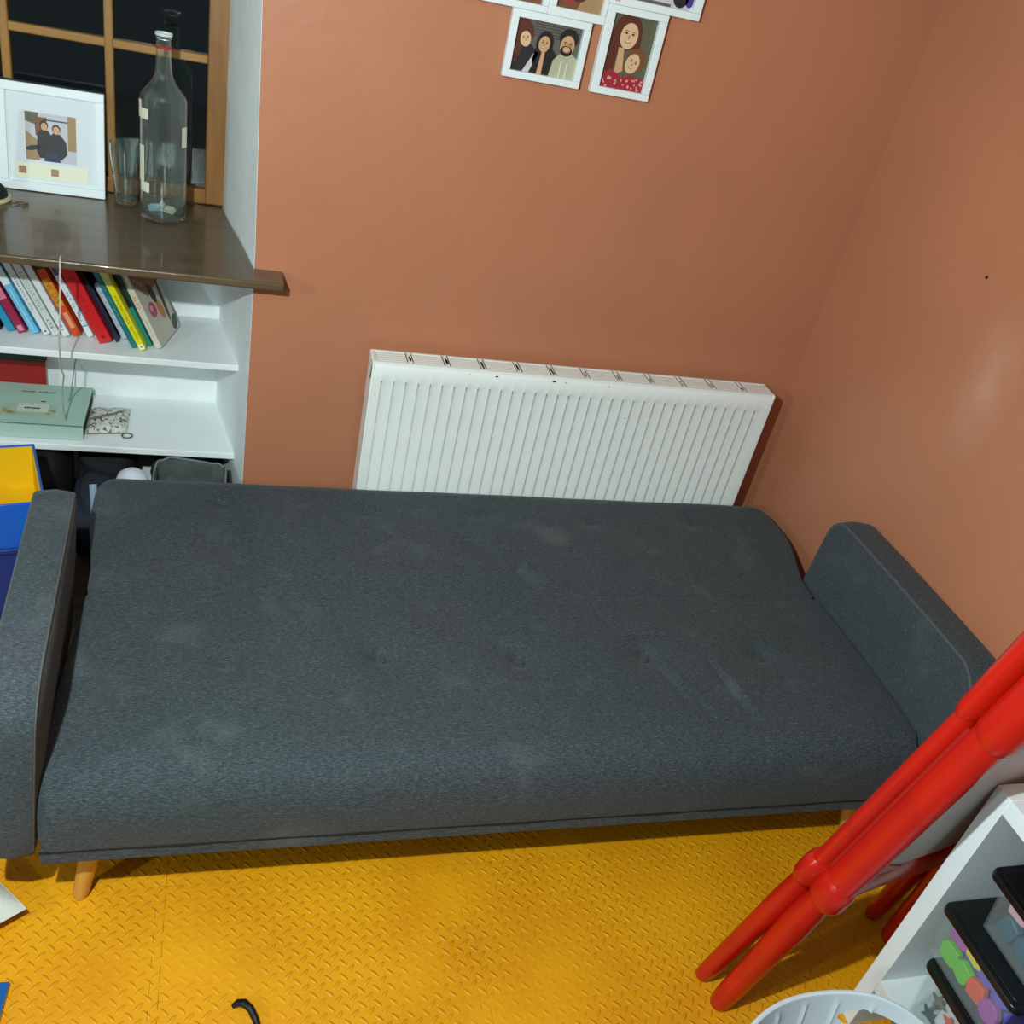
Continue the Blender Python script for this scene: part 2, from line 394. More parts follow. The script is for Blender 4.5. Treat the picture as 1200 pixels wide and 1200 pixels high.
B((.008, gy0 + .004, zt_ - .0125), (RW - .008, gy1 - .003, zt_ - .0085)).build('grille_base', GRILLB, rad)
b = MB(); rng = random.Random(3)
for k in range(1, 12):
    amp = 1 if k < 6 else .45
    for j in range(3 if k < 6 else 2):
        x = RW * k / 12 + rng.uniform(-.002, .002) * 1; y = gy0 + rng.uniform(.008, .03)
        b.box((x - .0008 * (1 + amp), y, zt_ + .0002), (x + .0012 * (1 + amp), y + rng.uniform(.010, .030) * amp + .003, zt_ + .0006), GRILLD)
    for s_ in (-1, 1): b.box((x + .0074 * s_ - .0011, gy0 + .008, zt_ + .0001), (x + .0074 * s_ + .0011, gy1 - .004, zt_ + .0004), GRILLD if k < 6 else RUST)
b.build('grille_rust', None, rad)
b = MB()
for x, z, r in ((.335, RT - .0125, .005), (.5, RT - .0125, .006), (.26, RT - .012, .002), (.535, RT - .013, .0025), (.665, RT - .014, .003), (.74, .64, .0022), (.745, .655, .001), (.63, RT - .02, .001)):
    ell(b, x, z, r, r * .45, -.1203, RUST, lambda u, v, h: (u, h, v), n=8)
b.build('paint_chips', None, rad)
b = MB(); b.box((.25, -.0455, .3), (.28, -.0022, .66)); b.build('bracket', RADW, rad); b = MB(); b.box((.92, -.0455, .3), (.95, -.0022, .66)); b.build('bracket', RADW, rad)
b = MB(); b.tube([(RW + .0, -.08, RB + .03), (RW + .035, -.08, RB + .03), (RW + .035, -.08, 0)], .008); b.build('pipe', RADW, rad)

# ------------------------------------------------------------------ sofa bed
SX0, SX1 = -.640, 1.203
sofa = empty('sofa_bed', (.28, -.66, 0))
tag(sofa, 'charcoal grey fabric sofa bed folded flat, with two arms and wooden legs', 'sofa bed')
BUT = [(-.340, -.858), (-.022, -.846), (.292, -.862), (.607, -.850), (.919, -.856)]
BUTB = [(-.347, -.285), (.004, -.290), (.300, -.29), (.62, -.30), (.925, -.29)]
def gauss(x, y, cx, cy, s): return math.exp(-((x - cx) ** 2 + (y - cy) ** 2) / (2 * s * s))
def wr(x, y, ax, ay, bx, by, wd):
    px, py, dx, dy = x - ax, y - ay, bx - ax, by - ay; L2 = dx * dx + dy * dy; t = max(0, min(1, (px * dx + py * dy) / L2))
    d = math.hypot(px - t * dx, py - t * dy); return math.exp(-(d / wd) ** 2) * math.sin(math.pi * min(1, max(0.0, t * .9 + .08)))
def top_disp(x, y, buts):
    d = 0
    for cx, cy in buts: d -= (1 if cy < -.6 else .5) * (.013 * gauss(x, y, cx, cy, .034) + .014 * gauss(x, y, cx, cy, .015))
    d -= 0.00765 * wr(x, y, .607, -.86, .66, -1.03, .008) - 0.00595 * wr(x, y, .64, -.87, .70, -1.03, .010)
    d -= 0.00765 * wr(x, y, .755, -.87, .80, -1.10, .009) - 0.00595 * wr(x, y, .775, -.87, .82, -1.08, .010)
    d -= .004 * wr(x, y, .66, -.88, .70, -1.10, .008)
    d -= .003 * wr(x, y, -.43, -.93, -.44, -1.03, .008)
    d -= .002 * wr(x, y, .29, -.86, .31, -1.08, .012)
    d += .0022 * math.sin(x * 9.1 + 1.3) * math.sin(y * 7.7) + .0012 * math.sin(x * 23 + y * 17)
    return d
def cushion(name, prof_fn, x0, x1, nx, buts, parent, xfun=None):
    """prof_fn(s)-> list of (y,z,isTop); swept along x with rounded ends"""
    b = MB(); rows = []; er = .022
    ts = []
    for i in range(nx + 1): ts.append(i / nx)
    L = x1 - x0
    ends = [0, .12, .3, .5, .75, 1]
    xsamp = [x0 + er * (1 - math.cos(math.pi / 2 * e)) for e in ends] + [x0 + er + (L - 2 * er) * t for t in ts[1:-1]] + [x1 - er * (1 - math.cos(math.pi / 2 * e)) for e in ends[::-1]]
    base = prof_fn(); cy = sum(p[0] for p in base) / len(base); cz = sum(p[1] for p in base) / len(base)
    for x in xsamp:
        dd = min(x - x0, x1 - x); q = 0 if dd >= er else er - math.sqrt(max(0, er * er - (er - dd) ** 2))
        r = []
        for (y, z, tp) in base:
            vy, vz = y - cy, z - cz
            ny = math.copysign(min(1, abs(vy) / .08) * q, -vy) if abs(vy) > .15 else 0
            yy = y + ny; zz = z - math.copysign(q, vz) * (1 if abs(vz) > .02 else .3)
            if tp: zz += top_disp(x, y, buts) * tp * min(1, dd / .06 + .1)
            xx = x if not xfun else xfun(x, y)
            r.append((xx, yy, zz))
        r.append(r[0]); rows.append(r)
    b.grid(rows); n = len(base) + 1
    b.f.append([k for k in range(n - 1)][::-1]); b.m.append(0)
    b.f.append([(len(rows) - 1) * n + k for k in range(n - 1)]); b.m.append(0)
    o = b.build(name, FAB, parent)
    bm = bmesh.new(); bm.from_mesh(o.data); bmesh.ops.remove_doubles(bm, verts=bm.verts, dist=1e-6); bmesh.ops.recalc_face_normals(bm, faces=bm.faces); bm.to_mesh(o.data); bm.free()
    o.data.polygons.foreach_set('use_smooth', [True] * len(o.data.polygons))
    return o
def sx_(x, y):
    t = max(0, min(1, (-.64 - y) / .52)); return x - .025 * t * max(0, min(1, (.2 - x) / .84))
def seat_prof():
    p = [(-1.160, .215, 0), (-1.1645, .217, 0), (-1.167, .230, 0), (-1.172, .265, 0), (-1.173, .310, 0), (-1.167, .345, 0), (-1.155, .369, .1), (-1.138, .386, .3), (-1.115, .396, .7)]
    ny = 84
    for i in range(ny + 1):
        t = i / ny; y = -1.095 + t * (.420); p.append((y, .400 + .004 * math.sin(math.pi * t), 1))
    p += [(-.664, .4000, .9), (-.650, .4000, .9), (-.6415, .3996, .8), (-.6392, .3985, .6), (-.6385, .38, 0), (-.6385, .27, 0), (-.6385, .215, 0), (-.9, .215, 0)]
    return p
cushion('seat', seat_prof, SX0 + .002, SX1, 300, BUT, sofa, sx_)
def back_prof():
    p = [(-.6375, .28, 0), (-.6375, .36, 0), (-.6372, .3975, .6), (-.6360, .3990, .8), (-.630, .3996, .9), (-.615, .4002, .9)]
    ny = 70
    for i in range(ny + 1):
        t = i / ny; y = -.598 + t * .40; p.append((y, .401 + .003 * math.sin(math.pi * t) - .004 * t, 1))
    p += [(-.180, .393, .6), (-.163, .384, .3), (-.150, .370, 0), (-.143, .350, 0), (-.141, .32, 0), (-.143, .29, 0), (-.152, .272, 0), (-.175, .262, 0), (-.4, .262, 0), (-.61, .262, 0)]
    return p
def bx_(x, y):
    c = (SX0 + SX1) / 2; t = (x - c) / (SX1 - SX0) * 2
    # wider at the back, rounded rear corners
    k = min(1, max(0, (y + .60) / .28)); k = k * k * (3 - 2 * k)
    half = (SX1 - SX0) / 2
    l = half + .026 * k; r = half + .062 * k
    if y > -.235:
        q = min(1, (y + .235) / .095); s_ = .085 * (1 - math.sqrt(max(0, 1 - q * q)))
        l -= s_; r -= s_
    return c + t * (r if t > 0 else l)
cushion('backrest', back_prof, SX0 + .002, SX1 - .003, 240, BUTB, sofa, bx_)
for cx, cy in BUT + BUTB:
    b = MB(); z = .402 - .0250 + (0 if cy < -.6 else .007)
    b.lathe([(.0115, 0), (.0125, .004), (.0105, .0075), (.004, .0095)], (cx, cy, z), n=16); b.build('button', FAB, sofa)
# base band under the piping line
b = MB(); b.prism([(SX0 - .0215, -1.163), (SX1 - .003, -1.163), (SX1 - .003, -.66), (SX0 + .003, -.66)], .180, .2145); b.build('base_band', FAB, sofa, bevel=.004)
b = MB(); b.tube([(SX0 - .0215 + (SX1 - SX0 + .0185) * i / 40, -1.1640 - .0004 * math.sin(i * 1.7), .2148 + .0016 * math.sin(i * .9)) for i in range(41)], .0021, n=6); b.build('piping', PIPED, sofa)
# steel mechanism below
b = MB()
for x in (SX0 + .06, SX1 - .06): b.box((x - .015, -1.10, .150), (x + .015, -.22, .176)); b.box((x - .012, -.60, .176), (x + .012, -.22, .262))
b.box((SX0 + .06, -.68, .15), (SX1 - .06, -.65, .176)); b.build('metal_frame', BLACKM, sofa)
def leg(x, y, dx, dy, top=.178):
    b = MB(); b.tube([(x, y, 0), (x + dx * .1, y + dy * .1, top * .06), (x + dx * .9, y + dy * .9, top * .92), (x + dx, y + dy, top)], [.0125, .0155, .0225, .023], n=20)
    b.build('leg', LEGW, sofa)
leg(-.609, -1.108, .035, .03); leg(1.222 - .025, -1.10, -.035, .03); leg(-.60, -.32, .03, -.03, .16); leg(1.16, -.32, -.03, -.03, .16)
def arm(xi, xo, lean, name='armrest', sk=0):
    """side profile in (y,z), extruded between inner xi and outer xo; lean shifts x with height"""
    yb, yf, z0, z1 = -.535, -1.180, .212, .612
    def arc(cy, cz, r, a0, a1, n=8): return [(cy + r * math.cos(R(a0 + (a1 - a0) * i / n)), cz + r * math.sin(R(a0 + (a1 - a0) * i / n))) for i in range(n + 1)]
    rf, rb = .085, .060
    pr = [(yb, z0 + .02)] + arc(yb - rb, z1 - rb, rb, 0, 90) + [(yb - rb - (yb - rb - yf - rf) * t / 6, z1 + .004 * math.sin(math.pi * t / 6)) for t in range(1, 6)] + arc(yf + rf, z1 - rf, rf, 90, 180) + [(yf - .001, .42), (yf, .32), (yf + .004, z0 + .02), (yf + .016, z0), (yb - .016, z0)]
    L = 1 if xo > xi else -1
    b = MB(); rows = []
    cyy = (yb + yf) / 2; czz = (z0 + z1) / 2
    W = abs(xo - xi)
    for u, ins in ((0, .012), (.02, .006), (.05, .001), (.09, .0), (.5, -.004), (.91, .0), (.95, .001), (.98, .006), (1, .012)):
        r = []
        for y, z in pr:
            d = Vector((cyy - y, czz - z)); d.normalize()
            zz = z + (czz - z) / abs(czz - z + 1e-9) * 0 + d.y * ins * 1.2; yy = y + d.x * ins * 1.2
            r.append((xi + (xo - xi) * u + lean * (z - .2) + sk * (yb - yy) / .65, yy, zz))
        r.append(r[0]); rows.append(r)
    # puffed side faces
    b.grid(rows); n = len(pr) + 1
    for ri, off in ((0, -1), (len(rows) - 1, 1)):
        k0 = len(b.v)
        inner = []
        for (y, z) in pr:
            inner.append((rows[ri][0][0] * 0 + (xi if ri == 0 else xo) + lean * (z - .2) + sk * (yb - y) / .65 + off * L * .004, y + (cyy - y) * .22, z + (czz - z) * .22))
        b.v += [Vector(v) for v in inner]; m = len(pr)
        for k in range(m): b.f.append([ri * n + k, ri * n + (k + 1) % m if k + 1 < m else ri * n, k0 + (k + 1) % m, k0 + k]); b.m.append(0)
        b.f.append([k0 + k for k in range(m)]); b.m.append(0)
    o = b.build(name, FAB, sofa)
    bm = bmesh.new(); bm.from_mesh(o.data); bmesh.ops.remove_doubles(bm, verts=bm.verts, dist=1e-6); bmesh.ops.recalc_face_normals(bm, faces=bm.faces); bm.to_mesh(o.data); bm.free()
    for x in (xi, xo):
        s_ = 1 if x == xo else -1
        path = []
        for y, z in pr[1:-2]:
            d = Vector((cyy - y, czz - z)).normalized()
            path.append((x + lean * (z - .2) + sk * (yb - y) / .65 - L * s_ * .004, y + d.x * .0055, z + d.y * .0055))
        c = MB(); c.tube(path, .0032, n=8); c.build('piping', PIPING if x == xi or xo < 0 else PIPING, o)
    return o
arm(-.686, -.768, .07, sk=.020)
arm(1.204, 1.2985, .05)

# ------------------------------------------------------------------ photo collage on the wall
fr = empty('photo_collage_frame', (.42, -.01, 1.6))
tag(fr, 'white multi-aperture photo frame hanging on the terracotta wall above the radiator', 'picture frame')
FRW = mat('frame_white', (232, 240, 242), .4)
SK = mat('photo_skin', (205, 160, 120), .5); SKL = mat('photo_skin_pale', (218, 184, 142), .5); HR = mat('photo_hair_auburn', (92, 44, 30), .5)
HD = mat('photo_hair_dark', (30, 24, 26), .5); DK = mat('photo_dark', (36, 36, 38), .5); GY = mat('photo_grey', (96, 92, 86), .5)
HOOD = mat('photo_hoodie', (176, 176, 148), .5); PLAID = mat('photo_plaid', (140, 144, 140), .5); FLR = mat('photo_red_dress', (160, 36, 52), .5); PNK = mat('photo_pink', (224, 160, 160), .5)
OLV = mat('photo_olive', (92, 92, 70), .5); BRN = mat('photo_brown', (120, 74, 48), .5); TAN = mat('photo_tan', (164, 132, 92), .5); PUR = mat('photo_purple', (70, 44, 120), .5)
LIP = mat('photo_lips', (150, 60, 56), .5); TEE = mat('photo_teeth', (235, 228, 214), .5); LGR = mat('photo_light', (196, 196, 204), .5)
def FW(u, v, h): return (u, -.0185 - h * .00025, v)
def frame_cell(b, x0, x1, z0, z1, a0, a1, c0, c1):
    b.box((x0, -.022, z0), (x1, -.004, c0)); b.box((x0, -.022, c1), (x1, -.004, z1)); b.box((x0, -.022, c0), (a0, -.004, c1)); b.box((a1, -.022, c0), (x1, -.004, c1))
cells = [(.224, .417, 1.464, 1.6085, .241, .401, 1.480, 1.592), (.446, .600, 1.464, 1.657, .467, .581, 1.480, 1.641),
         (.060, .3035, 1.609, 1.80, .085, .289, 1.624, 1.78), (.3040, .4450, 1.609, 1.80, .322, .434, 1.628, 1.78), (.4455, .676, 1.6575, 1.80, .492, .655, 1.674, 1.78)]
b = MB()
for c in cells: frame_cell(b, *c)
b.build('frame', FRW, fr, bevel=.0012)
b = MB(); b.box((.064, -.006, 1.612), (.44, -.002, 1.796)); b.box((.44, -.006, 1.66), (.672, -.002, 1.796)); b.box((.228, -.006, 1.468), (.413, -.002, 1.62)); b.box((.449, -.006, 1.468), (.596, -.002, 1.66)); b.build('backing', BLACKM, fr)
def photo_bg(b, c, m): pol(b, [(c[4] - .002, c[6] - .002), (c[5] + .002, c[6] - .002), (c[5] + .002, c[7] + .002), (c[4] - .002, c[7] + .002)], 0, m, lambda u, v, h: (u, -.0075, v))
def FP(u, v, h): return (u, -.0077 - h * .00018, v)
def face(b, cx, cz, r, m, rot=0, glasses=False, beard=False, smile=True):
    h = 6
    ell(b, cx, cz, r * .78, r, h, m, FP, rot)
    c, s_ = math.cos(R(rot)), math.sin(R(rot)); P = lambda u, v: (cx + (u * c - v * s_) * r, cz + (u * s_ + v * c) * r)
    if beard:
        x, z = P(0, -.48); ell(b, x, z, r * .66, r * .52, h + 1, HD, FP, rot); x, z = P(0, -.35); ell(b, x, z, r * .42, r * .30, h + 2, m, FP, rot)
    for sx in (-.3, .3):
        x, z = P(sx, .18); ell(b, x, z, r * .13, r * .08, h + 3, HD, FP, rot, 8)
        x, z = P(sx, .36); ell(b, x, z, r * .2, r * .04, h + 3, BRN, FP, rot, 8)
        if glasses:
            x, z = P(sx, .16); ell(b, x, z, r * .27, r * .2, h + 2, GY, FP, rot, 12); ell(b, x, z, r * .23, r * .16, h + 2.5, m, FP, rot, 12)
    x, z = P(0, -.08); ell(b, x, z, r * .09, r * .16, h + 3, TAN, FP, rot, 8)
    if smile:
        x, z = P(0, -.38); ell(b, x, z, r * .3, r * .16, h + 3, LIP, FP, rot, 12, 180, 360); ell(b, x, z - r * .01, r * .24, r * .08, h + 4, TEE, FP, rot, 12, 180, 360)
# photo A: three people
b = MB(); c = cells[0]; photo_bg(b, c, GY)
for k in range(6): z = 1.560 + k * .006; pol(b, [(.285, z), (.40, z), (.40, z + .0012), (.285, z + .0012)], 1, DK, FP)
pol(b, [(.240, 1.479), (.292, 1.479), (.296, 1.53), (.27, 1.55), (.240, 1.56)], 2, DK, FP)
ell(b, .262, 1.562, .024, .030, 3, HR, FP, 10); pol(b, [(.241, 1.56), (.255, 1.56), (.262, 1.52), (.250, 1.495), (.241, 1.50)], 4, HR, FP)
face(b, .268, 1.549, .0165, SKL, 12, smile=False)
pol(b, [(.285, 1.479), (.352, 1.479), (.35, 1.525), (.335, 1.54), (.30, 1.535), (.29, 1.51)], 3, HD, FP); pol(b, [(.272, 1.479), (.288, 1.479), (.306, 1.525), (.296, 1.527)], 5, LGR, FP)
ell(b, .316, 1.545, .021, .029, 4, HD, FP, -6); pol(b, [(.297, 1.54), (.306, 1.54), (.308, 1.5), (.298, 1.49), (.292, 1.51)], 5, HD, FP); pol(b, [(.327, 1.55), (.337, 1.54), (.338, 1.49), (.322, 1.49)], 5, HD, FP)
pol(b, [(.308, 1.479), (.320, 1.479), (.320, 1.53), (.312, 1.53)], 5.5, SK, FP)
face(b, .315, 1.545, .0175, SK, -4)
pol(b, [(.338, 1.479), (.402, 1.479), (.402, 1.525), (.385, 1.535), (.355, 1.53), (.343, 1.515)], 5.2, HOOD, FP)
for x in (.362, .377): pol(b, [(x, 1.48), (x + .0025, 1.48), (x + .0035, 1.516), (x + .001, 1.516)], 5.6, CREAM, FP)
ell(b, .372, 1.566, .0235, .021, 5.4, HD, FP); face(b, .371, 1.550, .0225, SK, -3, True, True)
b.build('photo_of_three_people', None, fr, smooth=False)
# photo B
b = MB(); c = cells[1]; photo_bg(b, c, OLV)
ell(b, .512, 1.605, .036, .040, 2, HR, FP); pol(b, [(.476, 1.61), (.49, 1.62), (.498, 1.56), (.494, 1.515), (.472, 1.515), (.468, 1.56)], 3, HR, FP); pol(b, [(.54, 1.62), (.549, 1.60), (.55, 1.55), (.53, 1.55)], 3, HR, FP)
pol(b, [(.498, 1.57), (.512, 1.57), (.52, 1.52), (.50, 1.51)], 3.4, SK, FP)
face(b, .517, 1.597, .0285, SKL, -4)
ell(b, .548, 1.548, .026, .027, 5, BRN, FP, -15)
face(b, .541, 1.540, .0225, SKL, -18)
pol(b, [(.467, 1.479), (.582, 1.479), (.580, 1.508), (.565, 1.512), (.545, 1.514), (.52, 1.507), (.49, 1.522), (.474, 1.51)], 12, FLR, FP)
rg = random.Random(5)
for _ in range(26): ell(b, rg.uniform(.472, .577), rg.uniform(1.483, 1.507), rg.uniform(.0015, .0032), rg.uniform(.002, .004), 13, PNK, FP, rg.uniform(0, 180), 7)
b.build('photo_of_woman_and_child', None, fr, smooth=False)
b = MB(); c = cells[2]; photo_bg(b, c, GY); pol(b, [(.2, 1.62), (.291, 1.62), (.291, 1.66), (.23, 1.65)], 1, BRN, FP); pol(b, [(.09, 1.62), (.19, 1.62), (.17, 1.72), (.11, 1.72)], 1, DK, FP); b.build('photo', None, fr, smooth=False)
b = MB(); c = cells[3]; photo_bg(b, c, BRN); pol(b, [(.375, 1.626), (.436, 1.626), (.436, 1.68), (.385, 1.66)], 1, TAN, FP); ell(b, .352, 1.645, .014, .01, 2, LIP, FP); ell(b, .375, 1.66, .02, .016, 2, HR, FP); b.build('photo', None, fr, smooth=False)
b = MB(); c = cells[4]; photo_bg(b, c, LGR); ell(b, .622, 1.698, .02, .022, 1, DK, FP); ell(b, .646, 1.700, .012, .02, 1, PUR, FP); pol(b, [(.49, 1.674), (.6, 1.674), (.6, 1.680), (.49, 1.681)], 1, GY, FP); b.build('photo', None, fr, smooth=False)
B((.4575, -.0228, 1.664), (.4695, -.0205, 1.72)).build('photo', PNK, fr)

# marks on the walls: screw holes and scuffs
def scuff(name, pts, m, par): 
    b = MB()
    for (P_, r) in pts: b.lathe([(r, 0), (r * .5, .0006)], (0, 0, 0), m, n=8)
    return b
# ------------------------------------------------------------------ sill objects
# tall bottle
bc = (-.541, .302, .9228)
bt = empty('glass_bottle', bc); tag(bt, 'tall empty clear glass bottle with torn label remnants on the window sill', 'bottle')
out = [(.050, 0), (.0565, .004), (.0585, .012), (.0580, .05), (.0570, .27), (.0572, .296), (.0560, .305), (.0515, .314), (.0420, .325), (.0330, .336), (.0265, .346), (.0220, .357), (.0200, .370), (.0188, .395), (.0175, .430), (.0175, .438), (.0195, .440), (.0195, .446), (.0180, .447)]
inn = [(.0150, .447), (.0150, .39), (.0170, .370), (.0190, .357), (.0235, .346), (.0300, .336), (.0390, .325), (.0485, .313), (.0535, .300), (.0540, .27), (.0550, .05), (.054, .018), (.048, .010), (.020, .016)]
b = MB(); b.lathe(out + inn, bc, n=48); b.build('bottle_glass', GLASS, bt)
b = MB(); b.lathe([(.0196, .4465), (.0205, .4465), (.0205, .452), (.0196, .452)], bc, n=32, close=True); b.build('metal_rim', mat('silver_rim', (225, 232, 235), .3, metal=.3), bt)
b = MB(); b.lathe([(.0182, .417), (.0192, .417), (.0192, .423), (.0182, .423)], bc, n=32, close=True); b.build('red_ring', mat('red_ring_plastic', (170, 36, 36), .4), bt)
def patch(b, a0, a1, z0, z1, r=.0588, m=CREAM):
    n_ = 8; b.grid([[(bc[0] + r * math.cos(R(a0 + (a1 - a0) * k / n_)), bc[1] + r * math.sin(R(a0 + (a1 - a0) * k / n_)), bc[2] + z) for k in range(n_ + 1)] for z in (z0, z1)], m)
for ps_ in (((195, 236, .255, .280), (195, 212, .2802, .297)), ((322, 345, .195, .245),), ((200, 222, .10, .19), (206, 238, .075, .0998))):
    b = MB()
    for p_ in ps_: patch(b, *p_)
    b.build('label_remnant', CREAM, bt)
b = MB(); T0 = Matrix.Translation(Vector(bc))
for (x, y, a, l, m) in ((-.02, -.012, 20, .035, mat('pale_blue_note', (150, 190, 205), .8)), (.016, -.018, -30, .03, CREAM), (.0, .012, 70, .03, CREAM)):
    T = T0 @ Matrix.Translation((x, y, .022)) @ Matrix.Rotation(R(a), 4, 'Z') @ Matrix.Rotation(R(35), 4, 'X'); b.box((-l / 2, -.008, -.001), (l / 2, .012, .0015), m, T); b.box((-l / 3, -.004, .004), (l / 3, .014, .006), m, T)
o = b.build('folded_paper_notes', None); tag(o, 'crumpled pale paper notes lying inside the bottom of the tall bottle', 'paper')

gc = (-.641, .385, .9228)
b = MB(); b.lathe([(.026, 0), (.0285, .003), (.0295, .03), (.033, .075), (.0385, .125), (.0395, .14), (.0385, .158), (.0365, .158), (.0368, .14), (.0358, .125), (.0300, .075), (.0265, .03), (.024, .010), (.012, .009)], gc, n=40)
o = b.build('pint_glass', GLASS); tag(o, 'empty clear pint glass between the white photo frame and the tall bottle', 'glass')

# white framed photo leaning on the sill
pf = empty('framed_photo', (-.82, .40, .923)); tag(pf, 'square white frame with a small photo and cream caption strip, leaning at the window', 'picture frame')
PT = Matrix.Translation((-.8205, .392, .9228)) @ Matrix.Rotation(R(1.0), 4, 'Z') @ Matrix.Rotation(R(-9), 4, 'X')
b = MB(); W2 = .127; H = .262
b.box((-W2, -.012, 0), (W2, .012, .022), None, PT); b.box((-W2, -.012, H - .022), (W2, .012, H), None, PT); b.box((-W2, -.012, .022), (-W2 + .022, .012, H - .022), None, PT); b.box((W2 - .022, -.012, .022), (W2, .012, H - .022), None, PT)
b.build('frame', FRW, pf, bevel=.0012)
B((-W2 + .02, -.003, .02), (W2 - .02, .003, H - .02), None, PT).build('mount', mat('mount_white', (222, 230, 234), .7), pf)
B((-W2 + .004, .012, .004), (W2 - .002, .016, H + .004), None, PT).build('backing', BLACKM, pf)
def FPF(u, v, h): return PT @ Vector((u, -.0034 - h * .00025, v))
b = MB(); x0, x1, z0, z1 = -.062, .058, .078, .195
pol(b, [(x0, z0), (x1, z0), (x1, z1), (x0, z1)], 0, LGR, FPF); pol(b, [(x0, z0), (-.03, z0), (-.03, .125), (x0, .15)], 1, TAN, FPF); pol(b, [(.038, .11), (x1, .11), (x1, z1), (.038, z1)], 1, TAN, FPF)
pol(b, [(x0, .172), (-.035, .165), (-.03, z1), (x0, z1)], 1, OLV, FPF); pol(b, [(-.04, z1 - .01), (-.01, z1 - .01), (-.02, .13), (-.038, .14)], 2, BRN, FPF)
pol(b, [(-.036, .10), (-.034, .145), (-.024, .156), (-.008, .154), (.0, .14), (.0, .085), (-.03, .085)], 3, DK, FPF); pol(b, [(-.006, .085), (-.008, .138), (.004, .150), (.020, .148), (.034, .13), (.036, .10), (.022, .085)], 3.5, DK, FPF)
ell(b, -.018, .166, .010, .012, 4, HD, FPF); ell(b, -.0175, .163, .0075, .0095, 5, SK, FPF); ell(b, .011, .160, .010, .012, 4, HR, FPF); ell(b, .0112, .157, .0078, .0095, 5, SK, FPF); ell(b, -.045, .108, .018, .006, 3, DK, FPF, 15); pol(b, [(-.02, z0), (.02, z0), (.016, .10), (-.015, .10)], 5, mat('photo_denim', (52, 60, 84), .6), FPF); pol(b, [(-.02, .178), (.038, .178), (.038, .181), (-.02, .181)], 3, DK, FPF)
b.build('photo', None, pf, smooth=False)
b = MB(); pol(b, [(-.088, .030), (.086, .034), (.086, .072), (-.088, .068)], 4, mat('caption_cream', (238, 238, 214), .8), FPF)
for cx in (-.072, .005): pol(b, [(cx - .009, .042), (cx + .009, .042), (cx + .009, .060), (cx - .009, .060)], 6, TAN, FPF)
b.build('caption_strip', None, pf, smooth=False)
b = MB(); b.box((-.004, .012, 0), (.004, .06, .004), None, PT); b.prism([(.012, .0), (.062, .0), (.014, .14)], -.02, .02, T=PT, axis='x'); b.build('stand', BLACKM, pf)
# lamp base at the far left of the sill
b = MB(); c = (-.965, .285, .9228); lb = empty('lamp_base', c); tag(lb, 'round black lamp foot with a cream rim at the left end of the sill', 'lamp')
b.lathe([(.060, 0), (.062, .004), (.060, .009), (.056, .010)], c); b.build('rim', mat('cream_plastic', (200, 196, 160), .5), lb)
b = MB(); b.lathe([(.054, .010), (.052, .022), (.042, .034), (.020, .040), (.014, .05), (.012, .22), (.010, .225)], c); b.build('foot', BLACKM, lb)
b = MB(); b.tube([(-.90, .25, .927), (-.885, .262, .925), (-.872, .255, .926), (-.862, .27, .925), (-.88, .275, .925), (-.892, .262, .929)], .0015, n=6)
o = b.build('wire_tie', mat('tan_wire', (90, 74, 40), .5)); tag(o, 'small curl of brown wire lying on the sill beside the lamp foot', 'wire')

# ------------------------------------------------------------------ books
def book(xb, th, h, d, rgb, lab, lean=24.5, yf=.20, marks=(), z=.5855, cat='book', name='book', grp='leaning books on the upper shelf', cover=None, yaw=0):
    """spine faces the room; xb = right bottom corner of the spine"""
    o = empty(name, (xb, yf, z)); tag(o, lab, cat, grp)
    th -= .0008; z = z + th * math.sin(R(lean)) + .0008; xb -= th * math.sin(R(lean)) * math.tan(R(lean))
    T = Matrix.Translation((xb, yf, z)) @ Matrix.Rotation(R(yaw), 4, 'Z') @ Matrix.Rotation(R(-lean), 4, 'Y')
    # local: x from -th..0, y 0..d, z 0..h ; lower left corner lifted by lean, so slide down
    cm = mat('cover_%02x%02x%02x' % rgb, rgb, .4, .03)
    b = MB(); c = .0018
    b.box((-th, 0, 0), (0, c, h), None, T); b.box((-th, c, 0), (-th + c, d, h), None, T); b.box((-c, c, 0), (0, d, h), None, T)
    cv = b.build('cover', cm, o, bevel=.0007)
    B((-th + c, c, .003), (-c, d - .003, h - .003), None, T).build('pages', PAPER, o)
    if marks:
        b = MB()
        for (u0, u1, v0, v1, m) in marks:
            pol(b, [(-th * (1 - u0), h * v0), (-th * (1 - u1), h * v0), (-th * (1 - u1), h * v1), (-th * (1 - u0), h * v1)], 0, m, lambda u, v, q: T @ Vector((u, -.0004, v)))
        b.build('spine_print', None, o, smooth=False)
    if cover: cover(T, o, h, d)
    return o, T
def letters(rgb, v0, v1, n_, u0=.3, u1=.7, seed=1):
    r = random.Random(seed); m = mat('ink_%02x%02x%02x' % rgb, rgb, .6); L = []
    p = (v1 - v0) / n_
    for i in range(n_):
        if r.random() < .12: continue
        a = v0 + i * p
        k = r.choice((0, 1, 2, 3))
        w_ = u1 - u0
        L.append((u0, u0 + w_ * (.2 if k != 2 else .9), a + p * .12, a + p * .78, m)) if k in (0, 3) else L.append((u0, u1, a + p * .12, a + p * .32, m))
        if k in (1, 3): L.append((u0 + w_ * .75, u1, a + p * .12, a + p * .78, m))
        if k in (0, 2): L.append((u0, u1, a + p * .45, a + p * .62, m))
    return L
def solid(rgb, v0, v1, u0=0, u1=1): return [(u0, u1, v0, v1, mat('ink_%02x%02x%02x' % rgb, rgb, .5))]
book(-.935, .030, .20, .14, (24, 24, 28), 'black book with white marks at the far left of the row', yf=.215, marks=letters((220, 220, 220), .02, .25, 4, .3, .8, 2))
